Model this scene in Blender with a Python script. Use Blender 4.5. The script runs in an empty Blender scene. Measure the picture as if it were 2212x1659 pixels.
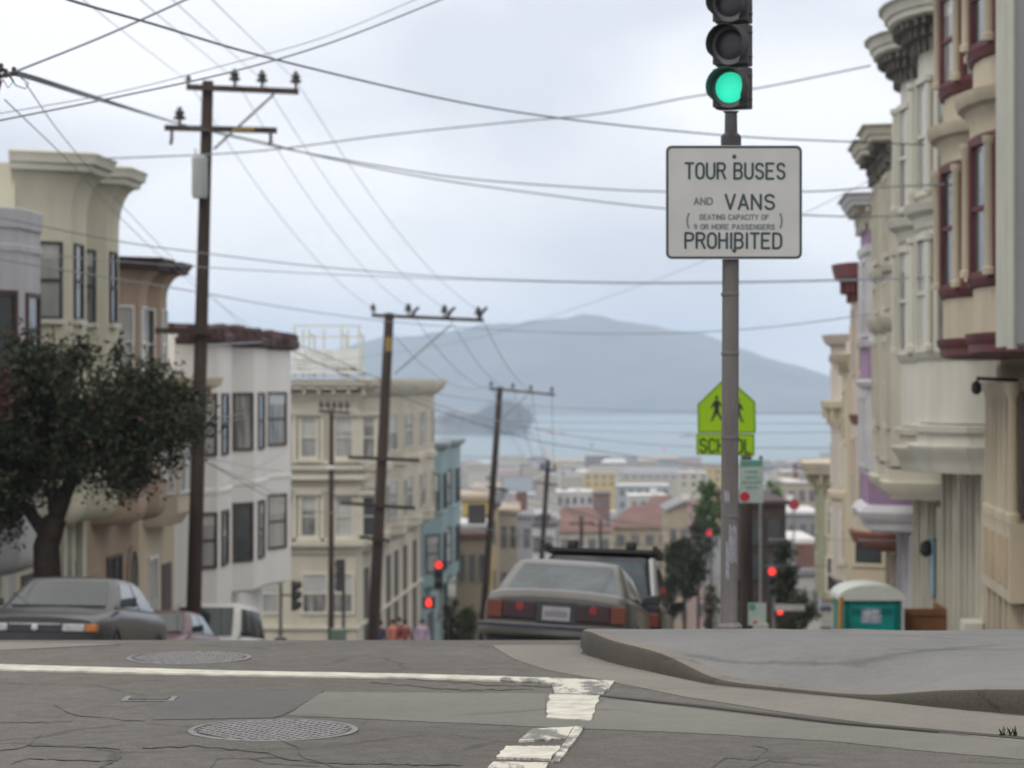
import bpy, bmesh, math, random
import numpy as np
from mathutils import Vector, Matrix, Euler
R = math.radians
random.seed(7)
F, CX, CY = 5690.0, 1106.0, 829.5      # focal length and centre in a 2212 x 1659 frame

sc = bpy.context.scene
# ---------------------------------------------------------------- camera, sky, sun, exposure
cam = bpy.data.objects.new('camera', bpy.data.cameras.new('camera'))
sc.collection.objects.link(cam); sc.camera = cam
cam.location = (0, 0, 0); cam.rotation_euler = (R(90), 0, 0)
cam.data.sensor_width = 36; cam.data.lens = 36*F/2212
cam.data.clip_start = .1; cam.data.clip_end = 30000
cam.data.dof.use_dof = True; cam.data.dof.focus_distance = 9.6; cam.data.dof.aperture_fstop = 4.9
sc.view_settings.view_transform = 'Standard'; sc.view_settings.look = 'None'
sc.view_settings.exposure = 0; sc.view_settings.gamma = 1
sc.cycles.volume_bounces = 2
sc.cycles.max_bounces = 7

SUN_EL, SUN_AZ = 48, 215     # degrees, azimuth from north (+Y) clockwise: behind and left of the camera
w = bpy.data.worlds.new('World'); sc.world = w; w.use_nodes = True
nt = w.node_tree; N = nt.nodes; L = nt.links
bg = N['Background']
sky = N.new('ShaderNodeTexSky'); sky.sky_type = 'NISHITA'; sky.sun_disc = False
sky.sun_elevation = R(SUN_EL); sky.sun_rotation = R(SUN_AZ)
sky.altitude = 80; sky.air_density = 1; sky.dust_density = 2
bg.inputs[1].default_value = .119
tc = N.new('ShaderNodeTexCoord')
mp = N.new('ShaderNodeMapping'); mp.inputs['Scale'].default_value = (1, 1, 1.9); L.new(tc.outputs['Generated'], mp.inputs[0])
mp.inputs['Location'].default_value = (.23, .0, .12)
nz = N.new('ShaderNodeTexNoise'); nz.inputs['Scale'].default_value = 6.0; nz.inputs['Detail'].default_value = 4
nz.inputs['Roughness'].default_value = .42; nz.inputs['Distortion'].default_value = .25
L.new(mp.outputs[0], nz.inputs['Vector'])
rp = N.new('ShaderNodeValToRGB'); L.new(nz.outputs['Fac'], rp.inputs[0])
rp.color_ramp.elements[0].position = .36; rp.color_ramp.elements[0].color = (7.0, 7.25, 7.95, 1)
rp.color_ramp.elements[1].position = .57; rp.color_ramp.elements[1].color = (9.85, 9.9, 10.15, 1)
# clouds thicken and darken towards the horizon
sp = N.new('ShaderNodeSeparateXYZ'); L.new(tc.outputs['Generated'], sp.inputs[0])
mr = N.new('ShaderNodeMapRange'); L.new(sp.outputs['Z'], mr.inputs[0])
mr.inputs[1].default_value = .0; mr.inputs[2].default_value = .11; mr.inputs[3].default_value = .92; mr.inputs[4].default_value = 1.0
ml = N.new('ShaderNodeMix'); ml.data_type = 'RGBA'; ml.blend_type = 'MULTIPLY'; ml.inputs[0].default_value = 1
L.new(rp.outputs[0], ml.inputs[6])
cb = N.new('ShaderNodeCombineColor')
for i in range(3): L.new(mr.outputs[0], cb.inputs[i])
L.new(cb.outputs[0], ml.inputs[7])
# the overcast is brighter and more neutral overhead than near the horizon
zr = N.new('ShaderNodeMapRange'); zr.interpolation_type = 'SMOOTHSTEP'; L.new(sp.outputs['Z'], zr.inputs[0]); zr.inputs[1].default_value = .17; zr.inputs[2].default_value = .75
zm = N.new('ShaderNodeMix'); zm.data_type = 'RGBA'; L.new(zr.outputs[0], zm.inputs[0]); zm.inputs[7].default_value = (13.2, 12.9, 12.4, 1); L.new(ml.outputs[2], zm.inputs[6])
ml = zm
mx = N.new('ShaderNodeMix'); mx.data_type = 'RGBA'; mx.inputs[0].default_value = .93
L.new(sky.outputs[0], mx.inputs[6]); L.new(ml.outputs[2], mx.inputs[7])
L.new(mx.outputs[2], bg.inputs[0])

sl = bpy.data.lights.new('sun', 'SUN'); sun = bpy.data.objects.new('sun', sl); sc.collection.objects.link(sun)
sl.energy = .8; sl.angle = R(14); sl.color = (1, .95, .87)
sd = Vector((math.sin(R(SUN_AZ))*math.cos(R(SUN_EL)), math.cos(R(SUN_AZ))*math.cos(R(SUN_EL)), math.sin(R(SUN_EL))))
sun.rotation_euler = (-sd).to_track_quat('-Z', 'Y').to_euler()

# ---------------------------------------------------------------- helpers
def W(x, y, D): return Vector(((x-CX)/F*D, D, (CY-y)/F*D))
PROF = [(-60,-.3),(0,-1.2),(9,-1.38),(14.6,-1.492),(15.4,-1.515),(16.2,-1.575),(18,-1.78),(20,-2.05),(27,-2.97),(36,-4.05),(46,-5.25),(58,-6.75),
        (70,-8.3),(78,-9.15),(84,-9.6),(96,-10.1),(104,-11),(150,-17.3),(250,-26),(400,-35),(600,-46),(900,-58),(1300,-66.5),(2000,-72),(2450,-73.2),(2500,-76),(2600,-80)]
def G(Y):
    for (a, za), (b, zb) in zip(PROF, PROF[1:]):
        if Y <= b: return za+(zb-za)*(Y-a)/(b-a)
    return -80
def gp(x, y):               # point of the near flat road seen at a place of the picture: gives X, Y
    r = (y-CY)/F; Y = 1.2/(r-.02); return ((x-CX)/F*Y, Y)
def ss(a, b, x):
    t = min(1, max(0, (x-a)/(b-a))); return t*t*(3-2*t)
CL = lambda Y: -9.6+.07*Y
def CR(Y): return -.73+.075*Y
WL = lambda Y: -12.42+.065*Y        # left wall plane (bay fronts .85 m proud)
WR = lambda Y: 4.4+.075*Y           # right wall plane (bay fronts 1 m proud)

ORG = {}
def tag(o, label=None, cat=None, group=None, kind=None):
    if label: o['label'] = label
    if cat: o['category'] = cat
    if group: o['group'] = group
    if kind: o['kind'] = kind
    return o
def empty(name, loc, label, cat, group=None, rot=(0,0,0)):
    o = bpy.data.objects.new(name, None); sc.collection.objects.link(o); o.empty_display_size = .3
    o.location = loc; o.rotation_euler = rot; ORG[o] = Vector(loc)
    return tag(o, label, cat, group)

def offset_poly(p, d, closed=False):
    n = len(p); out = []
    for i in range(n):
        ds = []
        if closed or i > 0: a, b = Vector(p[i-1]), Vector(p[i]); ds.append((b-a).normalized())
        if closed or i < n-1: a, b = Vector(p[i]), Vector(p[(i+1) % n]); ds.append((b-a).normalized())
        ns = [Vector((-e.y, e.x)) for e in ds]
        if len(ns) == 2:
            m = (ns[0]+ns[1]).normalized(); k = 1/max(.5, m.dot(ns[0]))
        else: m = ns[0]; k = 1
        out.append((p[i][0]+m.x*d*k, p[i][1]+m.y*d*k))
    return out

class MB:
    def __init__(s): s.v = []; s.f = []
    def add(s, vs, fs):
        n = len(s.v); s.v += [tuple(v) for v in vs]; s.f += [tuple(i+n for i in f) for f in fs]; return s
    def hexa(s, v): return s.add(v, [(0,3,2,1),(4,5,6,7),(0,1,5,4),(1,2,6,5),(2,3,7,6),(3,0,4,7)])
    def box(s, x0, x1, y0, y1, z0, z1):
        return s.hexa([(x0,y0,z0),(x1,y0,z0),(x1,y1,z0),(x0,y1,z0),(x0,y0,z1),(x1,y0,z1),(x1,y1,z1),(x0,y1,z1)])
    def ob(s, p0, p1, s0, s1, o0, o1, z0, z1, slope=0):
        """box along the plan segment p0-p1: fractions s0..s1, offsets o0..o1 to its left side"""
        a, b = Vector(p0), Vector(p1); d = b-a; n = Vector((-d.y, d.x)).normalized()
        q = [a+d*s0+n*o0, a+d*s1+n*o0, a+d*s1+n*o1, a+d*s0+n*o1]
        return s.hexa([(c.x, c.y, z0) for c in q]+[(c.x, c.y, z1) for c in q])
    def loft(s, rings, cap=True, closed=True):
        n = len(rings[0]); base = len(s.v); m = len(rings)
        for r in rings: s.v += [tuple(p) for p in r]
        for i in range(m-1):
            for j in range(n if closed else n-1):
                k = (j+1) % n; a = base+i*n
                s.f.append((a+j, a+k, a+n+k, a+n+j))
        if cap and closed:
            s.f.append(tuple(base+j for j in range(n))[::-1]); s.f.append(tuple(base+(m-1)*n+j for j in range(n)))
        return s
    def prism(s, poly, z0, z1): return s.loft([[(x, y, z0) for x, y in poly], [(x, y, z1) for x, y in poly]])
    def prismy(s, poly, y0, y1):      # poly in x,z extruded along y
        return s.loft([[(x, y0, z) for x, z in poly], [(x, y1, z) for x, z in poly]])
    def tube(s, pts, r, seg=6, r1=None):
        pts = [Vector(p) for p in pts]; rings = []; m = len(pts); r1 = r if r1 is None else r1
        al = (pts[-1]-pts[0]).normalized(); u = al.cross(Vector((0,0,1)) if abs(al.z) < .7 else Vector((1,0,0))).normalized()
        for i, p in enumerate(pts):
            d = (pts[min(i+1, m-1)]-pts[max(i-1, 0)]).normalized()
            u = (u-d*u.dot(d)).normalized(); v = d.cross(u); rr = r+(r1-r)*i/(m-1)
            rings.append([p+(u*math.cos(2*math.pi*k/seg)+v*math.sin(2*math.pi*k/seg))*rr for k in range(seg)])
        return s.loft(rings)
    def lathe(s, c, prof, seg=16, axis='z'):
        rings = []
        for r, h in prof:
            ring = []
            for k in range(seg):
                a = 2*math.pi*k/seg; x, y = r*math.cos(a), r*math.sin(a)
                ring.append({'z': (c[0]+x, c[1]+y, c[2]+h), 'y': (c[0]+x, c[1]+h, c[2]+y), 'x': (c[0]+h, c[1]+x, c[2]+y)}[axis])
            rings.append(ring)
        return s.loft(rings)
    def xf(s, M): s.v = [tuple(M @ Vector(v)) for v in s.v]; return s
    def build(s, name, m, parent=None, local=False, smooth=0, bevel=0, label=None, flip=True, sub=0):
        off = Vector((0,0,0))
        if parent is not None and not local: off = ORG.get(parent, off)
        me = bpy.data.meshes.new(name)
        me.from_pydata([(v[0]-off.x, v[1]-off.y, v[2]-off.z) for v in s.v], [], s.f)
        if flip:
            bm = bmesh.new(); bm.from_mesh(me); bmesh.ops.recalc_face_normals(bm, faces=bm.faces); bm.to_mesh(me); bm.free()
        if smooth:
            me.polygons.foreach_set('use_smooth', [True]*len(me.polygons)); me.set_sharp_from_angle(angle=R(smooth))
        if m: me.materials.append(m)
        o = bpy.data.objects.new(name, me); sc.collection.objects.link(o)
        if parent is not None:
            o.parent = parent; ORG[o] = ORG.get(parent, Vector((0,0,0)))
        if bevel:
            b = o.modifiers.new('bevel', 'BEVEL'); b.width = bevel; b.segments = 2; b.limit_method = 'ANGLE'; b.angle_limit = R(35)
        if sub:
            b = o.modifiers.new('sub', 'SUBSURF'); b.levels = sub; b.render_levels = sub
        if label: o['label'] = label
        return o

MATS = {}
def mat(name, col, rough=.7, var=.12, scale=1.5, metal=0, bump=0, bscale=30, spec=.4, col2=None, streak=0, emit=None, coat=0, planks=0, plankdir='z'):
    if name in MATS: return MATS[name]
    m = bpy.data.materials.new(name); m.use_nodes = True; MATS[name] = m
    nt = m.node_tree; N, L = nt.nodes, nt.links; b = N['Principled BSDF']
    b.inputs['Roughness'].default_value = rough; b.inputs['Metallic'].default_value = metal
    b.inputs['Specular IOR Level'].default_value = spec; b.inputs['Coat Weight'].default_value = coat
    b.inputs['Base Color'].default_value = (*col, 1)
    tc = N.new('ShaderNodeTexCoord')
    if var:
        n1 = N.new('ShaderNodeTexNoise'); n1.inputs['Scale'].default_value = scale; n1.inputs['Detail'].default_value = 6; n1.inputs['Roughness'].default_value = .65
        src = tc.outputs['Object']
        if streak:
            mp = N.new('ShaderNodeMapping'); mp.inputs['Scale'].default_value = (1, 1, .18); L.new(src, mp.inputs[0]); src = mp.outputs[0]
        L.new(src, n1.inputs['Vector'])
        rp = N.new('ShaderNodeValToRGB'); e = rp.color_ramp.elements
        c2 = col2 or tuple(c*(1+var) for c in col)
        e[0].position = .32; e[0].color = (*[c*(1-var*1.5) for c in col], 1); e[1].position = .68; e[1].color = (*c2, 1)
        L.new(n1.outputs['Fac'], rp.inputs[0]); L.new(rp.outputs[0], b.inputs['Base Color'])
    if bump or planks:
        bp = N.new('ShaderNodeBump'); bp.inputs['Strength'].default_value = bump or .6
        if planks:
            sx = N.new('ShaderNodeSeparateXYZ'); L.new(tc.outputs['Object'], sx.inputs[0])
            mt = N.new('ShaderNodeMath'); mt.operation = 'MULTIPLY'; mt.inputs[1].default_value = planks
            L.new(sx.outputs['Z' if plankdir == 'z' else 'X'], mt.inputs[0])
            fr = N.new('ShaderNodeMath'); fr.operation = 'FRACT'; L.new(mt.outputs[0], fr.inputs[0])
            L.new(fr.outputs[0], bp.inputs['Height']); bp.inputs['Distance'].default_value = .03
        else:
            n2 = N.new('ShaderNodeTexNoise'); n2.inputs['Scale'].default_value = bscale; n2.inputs['Detail'].default_value = 4
            L.new(tc.outputs['Object'], n2.inputs['Vector']); L.new(n2.outputs['Fac'], bp.inputs['Height']); bp.inputs['Distance'].default_value = .02
        L.new(bp.outputs[0], b.inputs['Normal'])
    if emit:
        b.inputs['Emission Color'].default_value = (*emit[0], 1); b.inputs['Emission Strength'].default_value = emit[1]
    return m
# ---------------------------------------------------------------- materials
GLASS = mat('window_glass', (.05,.06,.065), .08, .3, .6, spec=.9)
GLASSC = mat('curtained_glass', (.30,.31,.30), .12, .25, 1.2, spec=.8, streak=1)
GLASSD = mat('draped_glass', (.22,.22,.21), .12, .55, 5, spec=.8, streak=1)
GLASSB = mat('blind_glass', (.42,.42,.40), .15, .15, .8, spec=.7)
BLACK = mat('black_paint', (.018,.019,.02), .55, .3, 3)
WOODP = mat('creosoted_wood', (.060,.043,.037), .9, .3, 2.5, streak=1, bump=.4, bscale=20)
WOODD = mat('dark_wood', (.035,.031,.032), .9, .3, 3)
GALV = mat('galvanised_steel', (.22,.22,.215), .5, .22, 4, metal=.5)
CERAM = mat('insulator_ceramic', (.06,.055,.055), .3, .1, 3)
WIREM = mat('wire_rubber', (.24,.26,.28), .6, .1, 1)
WIRED = mat('wire_black', (.10,.11,.125), .6, .1, 1)

# ---------------------------------------------------------------- ground materials
def asphalt(name, base, crack=.0, cscale=.9, speck=.22, mottle=.35):
    m = bpy.data.materials.new(name); m.use_nodes = True
    nt = m.node_tree; N, L = nt.nodes, nt.links; b = N['Principled BSDF']
    b.inputs['Roughness'].default_value = .88; b.inputs['Specular IOR Level'].default_value = .3
    tc = N.new('ShaderNodeTexCoord'); P = tc.outputs['Object']
    def noise(s, d=4, r=.6, vec=P):
        n = N.new('ShaderNodeTexNoise'); n.inputs['Scale'].default_value = s; n.inputs['Detail'].default_value = d; n.inputs['Roughness'].default_value = r
        L.new(vec, n.inputs['Vector']); return n
    def math_(op, a, bb):
        q = N.new('ShaderNodeMath'); q.operation = op
        for i, z in enumerate((a, bb)):
            if isinstance(z, (int, float)): q.inputs[i].default_value = z
            else: L.new(z, q.inputs[i])
        return q.outputs[0]
    big = noise(.55, 5, .6).outputs['Fac']; fine = noise(120, 2, .8).outputs['Fac']; mid = noise(9, 4, .7).outputs['Fac']
    f = math_('ADD', math_('MULTIPLY', math_('SUBTRACT', big, .5), .85), math_('MULTIPLY', math_('SUBTRACT', fine, .5), speck*8))
    f = math_('ADD', f, math_('MULTIPLY', math_('SUBTRACT', mid, .5), mottle))
    f = math_('ADD', f, 1.0)
    if crack:
        wv = noise(3.2, 4, .7)
        mxv = N.new('ShaderNodeMix'); mxv.data_type = 'VECTOR'; mxv.inputs[0].default_value = .16
        L.new(P, mxv.inputs[4]); L.new(wv.outputs['Color'], mxv.inputs[5])
        vo = N.new('ShaderNodeTexVoronoi'); vo.feature = 'DISTANCE_TO_EDGE'; vo.inputs['Scale'].default_value = cscale
        L.new(mxv.outputs[1], vo.inputs['Vector'])
        mr = N.new('ShaderNodeMapRange'); L.new(vo.outputs['Distance'], mr.inputs[0]); mr.inputs[1].default_value = .004; mr.inputs[2].default_value = .022
        mr.inputs[3].default_value = 1; mr.inputs[4].default_value = 0
        gate = N.new('ShaderNodeMapRange'); L.new(noise(.8, 2, .5).outputs['Fac'], gate.inputs[0]); gate.inputs[1].default_value = .47; gate.inputs[2].default_value = .56
        ck = math_('MULTIPLY', mr.outputs[0], gate.outputs[0])
        f = math_('MULTIPLY', f, math_('SUBTRACT', 1.0, math_('MULTIPLY', ck, crack)))
    mxc = N.new('ShaderNodeMix'); mxc.data_type = 'RGBA'; mxc.blend_type = 'MULTIPLY'; mxc.inputs[0].default_value = 1
    mxc.inputs[6].default_value = (*base, 1)
    cc = N.new('ShaderNodeCombineColor')
    for i in range(3): L.new(f, cc.inputs[i])
    L.new(cc.outputs[0], mxc.inputs[7]); L.new(mxc.outputs[2], b.inputs['Base Color'])
    bp = N.new('ShaderNodeBump'); bp.inputs['Strength'].default_value = .35; bp.inputs['Distance'].default_value = .006
    L.new(noise(150, 3, .7).outputs['Fac'], bp.inputs['Height']); L.new(bp.outputs[0], b.inputs['Normal'])
    return m
ASPH = asphalt('asphalt', (.104,.097,.088), .35, 1.1, mottle=.9)
ASPHD = asphalt('asphalt_dark', (.093,.088,.082))
ASPHP = asphalt('asphalt_smooth_patch', (.097,.095,.092), speck=.12)
PATCHL = asphalt('light_concrete_patch', (.150,.147,.130), .25, .6, speck=.1)
GUT = asphalt('gutter_concrete', (.172,.162,.143), .25, .8, speck=.14)
SWALK = asphalt('sidewalk_concrete', (.165,.165,.165), .3, .5, speck=.12)
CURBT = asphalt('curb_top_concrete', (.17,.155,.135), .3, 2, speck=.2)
CURBM = asphalt('shaded_stained_curb', (.062,.057,.047), .3, 2, speck=.2)  # curb face: stains plus the shade of its upright side, both in the colour

# terrain: one sheet to the shore
def sheet(name, rows, m, nx=2, kind='structure', thick=0):
    """rows: (Y, x0, x1, z)"""
    me = MB(); vs = []; fs = []
    for (Y, x0, x1, z) in rows:
        for i in range(nx+1): vs.append((x0+(x1-x0)*i/nx, Y, z))
    for r in range(len(rows)-1):
        for i in range(nx):
            a = r*(nx+1)+i; fs.append((a, a+1, a+nx+2, a+nx+1))
    me.add(vs, fs); o = me.build(name, m, flip=False); 
    if kind: o['kind'] = kind
    return o
Ys = sorted(set([-60,-20,0,6,9,12,14,14.6,15,15.4,15.8,16.2,17,18,19,20,22,24,27,31,36,41,46,52,58,64,70,74,78,81,84,88,92,96,100,104,112,120,135,150,170,190,215,250,300,350,400,500,600,750,900,1100,1300,1600,2000,2300,2450,2500,2600]))
GRND = mat('ground_soil', (.13,.12,.09), .9, .3, .08)
sheet('ground', [(Y, -60-.6*max(Y,0), 60+.6*max(Y,0), G(Y)-.16-(.4 if Y > 104 else 0)) for Y in Ys], GRND, 8)
def RC(Y): return 1.9+.083*(Y-98)      # street centre past the second crossing
def re_(Y):
    if Y < 15: return -40, 40
    if Y <= 98: return CL(Y)-.02, CR(Y)+.02
    return RC(Y)-5, RC(Y)+5
sheet('road', [(Y, *re_(Y), G(Y)+(.12 if Y > 130 else 0)) for Y in Ys if Y <= 1300 and Y >= -60], ASPH, 6)
sheet('cross_street', [(Y, -70, 70, G(Y)+.006) for Y in (81, 84, 88, 92, 96)], ASPHD, 4)
def far_walk(name, sg):
    sheet(name, [(Y, RC(Y)+sg*5 - (3.5 if sg < 0 else 0), RC(Y)+sg*5+(3.5 if sg > 0 else 0), G(Y)+.26) for Y in Ys if 104 <= Y <= 900], SWALK)
far_walk('pavement', -1); far_walk('pavement', 1)
# side streets far down the hill
for D in (185, 270, 355, 440, 525, 640, 760):
    sheet('side_street', [(D-5, -60, RC(D)+60, G(D-5)+.14), (D+5, -60, RC(D)+60, G(D+5)+.14)], ASPHD, 3)
# left sidewalk slab
def slab(name, rows, h, m, curbm=None):
    mb = MB()
    rings = [[(a, Y, z-.05), (b, Y, z-.05), (b, Y, z+h), (a, Y, z+h)] for Y, a, b, z in rows]
    mb.loft(rings); o = mb.build(name, m, smooth=25); o['kind'] = 'structure'; return o
slab('pavement', [(Y, WL(Y)-.3, CL(Y), G(Y)) for Y in [15.5]+[y for y in Ys if 16 <= y <= 78]+[80.5]], .13, SWALK)
slab('pavement', [(Y, CR(Y), WR(Y)+.3, G(Y)) for Y in [y for y in Ys if 20 <= y <= 78]+[80.5]], .13, SWALK)
slab('pavement', [(Y, -60, CL(Y)-.5, G(Y)) for Y in (97, 100, 104)], .14, SWALK)
slab('pavement', [(Y, CR(Y)+.5, 60, G(Y)) for Y in (97, 100, 104)], .14, SWALK)

# near corner sidewalk with its curb and ramp
edge = [(.62,17.2,.125),(.45,16.0,.125),(.385,15.1,.125),(.40,14.5,.125),(.50,14.0,.125),(.62,13.6,.125),(.75,13.3,.105),(.87,13.0,.06),(.98,12.72,.02),(1.25,12.45,.012),(1.55,12.1,.012),
        (1.70,11.92,.03),(1.85,11.72,.075),(2.05,11.5,.10),(2.3,11.28,.115),(2.8,10.98,.125),(3.6,10.65,.125),(5,10.35,.125),(8,10.1,.125),(14,10,.125),(30,10,.125)]
DR = lambda Y: min(.075, .045*max(0, Y-14.5))
def resample(e, step=.06):
    out = []
    for a, b in zip(e, e[1:]):
        n = max(1, int(math.dist(a[:2], b[:2])/step)); n = min(n, 30)
        for i in range(n): out.append(tuple(a[k]+(b[k]-a[k])*i/n for k in range(3)))
    return out+[e[-1]]
ed = resample(edge)
# smooth it
for _ in range(6):
    ed = [ed[0]]+[tuple((ed[i-1][k]+2*ed[i][k]+ed[i+1][k])/4 for k in range(3)) for i in range(1, len(ed)-1)]+[ed[-1]]
nE = len(ed); vs = []; fs = []; cv = []; cf = []
prm = [0]
for a, b in zip(ed, ed[1:]): prm.append(prm[-1]+math.dist(a[:2], b[:2]))
rnd = random.Random(3)
S = [.154,.2,.3,.45,.7,1.0,1.5,2.2,3.2,5,7]
tg = []
for i, (x, y, h) in enumerate(ed):
    t = prm[i]/prm[-1]
    T = Vector((1.6+30*t**1.2, 17.2)); tg.append(T)
wob = lambda p: .002*math.sin(p*5.1)+.003*math.sin(p*2.7+1)
for i, (x, y, h) in enumerate(ed):
    T = tg[i]; d = (T-Vector((x, y))); Ln = max(d.length, .3); d = d.normalized() if d.length > .01 else Vector((1, 0))
    wz = wob(prm[i])*min(1, h/.1)
    # curb: bottom outer, top outer (rounded), inner top
    for off, hh in ((0, -.05), (.004, h*.3), (.012, max(h*.82, h-.025)), (.03, h*.97), (.06, h), (.158, h)):
        q = Vector((x, y))+d*min(off, Ln*.9); cv.append((q.x+wz*.6, q.y, G(q.y)+hh+(wz if hh > .01 else 0)-(DR(q.y) if hh > .01 else 0)))
    for s_ in S:
        q = Vector((x, y))+d*min(s_, Ln*(.5+.5*s_/7) if s_ < Ln else Ln)
        hh = -DR(q.y)+h+(.125-h)*ss(.15, 1.0, s_)-.001+.004*ss(.2, .6, s_)*math.sin(q.x*3)*math.sin(q.y*2.3)
        vs.append((q.x, q.y, G(q.y)+hh+wz*(1-ss(0, .4, s_))))
for i in range(nE-1):
    for j in range(5): a = i*6+j; cf.append((a, a+6, a+7, a+1))
    for j in range(len(S)-1): a = i*len(S)+j; fs.append((a, a+len(S), a+len(S)+1, a+1))
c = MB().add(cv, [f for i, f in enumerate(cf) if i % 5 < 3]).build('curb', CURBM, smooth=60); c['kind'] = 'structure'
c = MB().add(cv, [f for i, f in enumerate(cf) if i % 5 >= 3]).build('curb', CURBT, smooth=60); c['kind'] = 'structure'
c = MB().add(vs, fs).build('pavement', SWALK, smooth=60); c['kind'] = 'structure'
sheet('pavement', [(17.1, 1.0, 40, G(17.1)+.038), (18, 1.0, 40, G(18)+.05), (19, 1.0, 40, G(19)+.08), (20.02, 1.0, 40, G(20.02)+.12), (24, 1.2, 40, G(24)+.0)], SWALK)

# score lines in the corner pavement and joints in the curb
JL = mat('score_line', (.10,.10,.10), .9, .2, 10)
def strip(pts, wd, hz, name='pavement_joint', m=JL):
    vs = []; fs = []
    for i, (x, y) in enumerate(pts):
        a = Vector(pts[max(i-1, 0)]); b_ = Vector(pts[min(i+1, len(pts)-1)]); d = (b_-a).normalized(); n_ = Vector((-d.y, d.x))*wd/2
        for s_ in (-1, 1): vs.append((x+n_.x*s_, y+n_.y*s_, G(y)+hz))
    for i in range(len(pts)-1): fs.append((2*i, 2*i+1, 2*i+3, 2*i+2))
    o = MB().add(vs, fs).build(name, m); o['kind'] = 'structure'
strip([(1.9+.2*i, 13.3+.01*i) for i in range(30)], .012, .1285); strip([(1.4+.2*i, 14.25) for i in range(30)], .010, .1285)
# flush sheets on the near road, each 4 mm above the one below
def flat(name, pts, m, lift, kind='structure', px=True):
    P = [gp(*p) if px else p for p in pts]
    mb = MB().add([(x, y, G(y)+lift) for x, y in P], [tuple(range(len(P)))])
    n_ = len(mb.v); mb.add([(x, y, z-lift-.03) for x, y, z in mb.v], [(i, (i+1) % n_, (i+1) % n_+n_, i+n_) for i in range(n_)]) if False else None
    sk = [(i, (i+1) % n_, (i+1) % n_+n_, i+n_) for i in range(n_)]; mb.v += [(x, y, z-lift-.03) for x, y, z in mb.v]; mb.f += sk
    bm = bmesh.new(); me = bpy.data.meshes.new(name)
    me.from_pydata(mb.v, [], mb.f); bm.from_mesh(me); bmesh.ops.recalc_face_normals(bm, faces=bm.faces); bmesh.ops.triangulate(bm, faces=bm.faces)
    if sum(f.normal.z for f in bm.faces) < 0: bmesh.ops.reverse_faces(bm, faces=bm.faces)
    bm.to_mesh(me); bm.free(); me.materials.append(m)
    o = bpy.data.objects.new(name, me); sc.collection.objects.link(o)
    if kind: o['kind'] = kind
    return o
def rough(pts, amp=2.0, step=14, seed=1, closed=True):
    r = random.Random(seed); out = []; n = len(pts)
    for i in range(n if closed else n-1):
        a, b = pts[i], pts[(i+1) % n]; k = max(1, int(math.dist(a, b)/step))
        for j in range(k):
            t = j/k; s_ = 0 if j == 0 else 1
            out.append((a[0]+(b[0]-a[0])*t+r.uniform(-amp, amp)*s_*1.6, a[1]+(b[1]-a[1])*t+r.uniform(-amp, amp)*.35*s_))
    return out
flat('road_patch', rough([(395,1496),(700,1493),(622,1545),(590,1552),(330,1556),(350,1520)], 1.5), ASPHP, .004)
flat('road_patch', rough([(700,1496),(1180,1500),(1178,1572),(610,1546)], 1.5, seed=4), PATCHL, .004)
# right: pale strip, dark strip, gutter pan
flat('road_patch', rough([(1180,1502),(1290,1506),(1500,1533),(1800,1568),(2330,1612),(2330,1652),(2000,1624),(1800,1603),(1500,1585),(1330,1578),(1178,1573)], 1.2, 30, seed=6), PATCHL, .0042)
flat('road_joint', [(1285,1503),(1500,1524),(1800,1560),(2330,1606),(2330,1611),(1800,1564),(1500,1527.5),(1285,1505.5)], mat('joint_tar', (.055,.052,.048), .9), .0085)
GUTP = [(1062,1393),(1268,1393),(1255,1415),(1400,1452),(1540,1484),(1850,1513),(2212,1550),(2400,1568),(2400,1633),(2212,1606),(1960,1576),(1700,1541),(1480,1507),(1330,1476),(1180,1448),(1110,1425),(1078,1405)]
flat('gutter', rough(GUTP, 1.0, 40, seed=9), GUT, .005)
flat('gutter', [(-400,1386),(60,1387),(260,1391),(120,1399),(-60,1409),(-400,1420)], GUT, .005)
# white paint, worn
def paint():
    m = bpy.data.materials.new('worn_white_paint'); m.use_nodes = True
    nt = m.node_tree; N, L = nt.nodes, nt.links; b = N['Principled BSDF']; b.inputs['Roughness'].default_value = .7
    tc = N.new('ShaderNodeTexCoord')
    mpn = N.new('ShaderNodeMapping'); mpn.inputs['Scale'].default_value = (1, .35, 1); L.new(tc.outputs['Object'], mpn.inputs[0])
    n1 = N.new('ShaderNodeTexNoise'); n1.inputs['Scale'].default_value = 9; n1.inputs['Detail'].default_value = 6; n1.inputs['Roughness'].default_value = .7; L.new(mpn.outputs[0], n1.inputs['Vector'])
    rp = N.new('ShaderNodeValToRGB'); e = rp.color_ramp.elements; e[0].position = .44; e[0].color = (.135,.13,.12,1); e[1].position = .53; e[1].color = (.50,.48,.41,1)
    L.new(n1.outputs['Fac'], rp.inputs[0]); L.new(rp.outputs[0], b.inputs['Base Color']); return m
PNT = paint()
PNTW = mat('white_road_paint', (.50,.48,.41), .7, .22, 9)
flat('road_marking', rough([(-300,1431),(0,1438),(500,1452),(900,1459),(1080,1464),(1080,1473),(900,1467),(500,1461),(0,1449),(-300,1444)], 1.0, 30, seed=11), PNTW, .0088)
flat('road_marking', rough([(1080,1464),(1200,1468),(1328,1474),(1315,1490),(1190,1478),(1080,1473)], 1.6, 9, seed=12), PNT, .0088)
flat('road_marking', rough([(1192,1480),(1312,1488),(1302,1504),(1198,1500)], 1.2, 9, seed=13), PNT, .0088)
flat('road_marking', rough([(1188,1503),(1296,1506),(1276,1560),(1180,1553)], 2.2, 6, seed=14), PNTW, .0088)
flat('road_marking', rough([(1242,1572),(1262,1572),(1208,1650),(1190,1650),(1224,1600)], 1.2, 12, seed=15), PNT, .0088)
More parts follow.
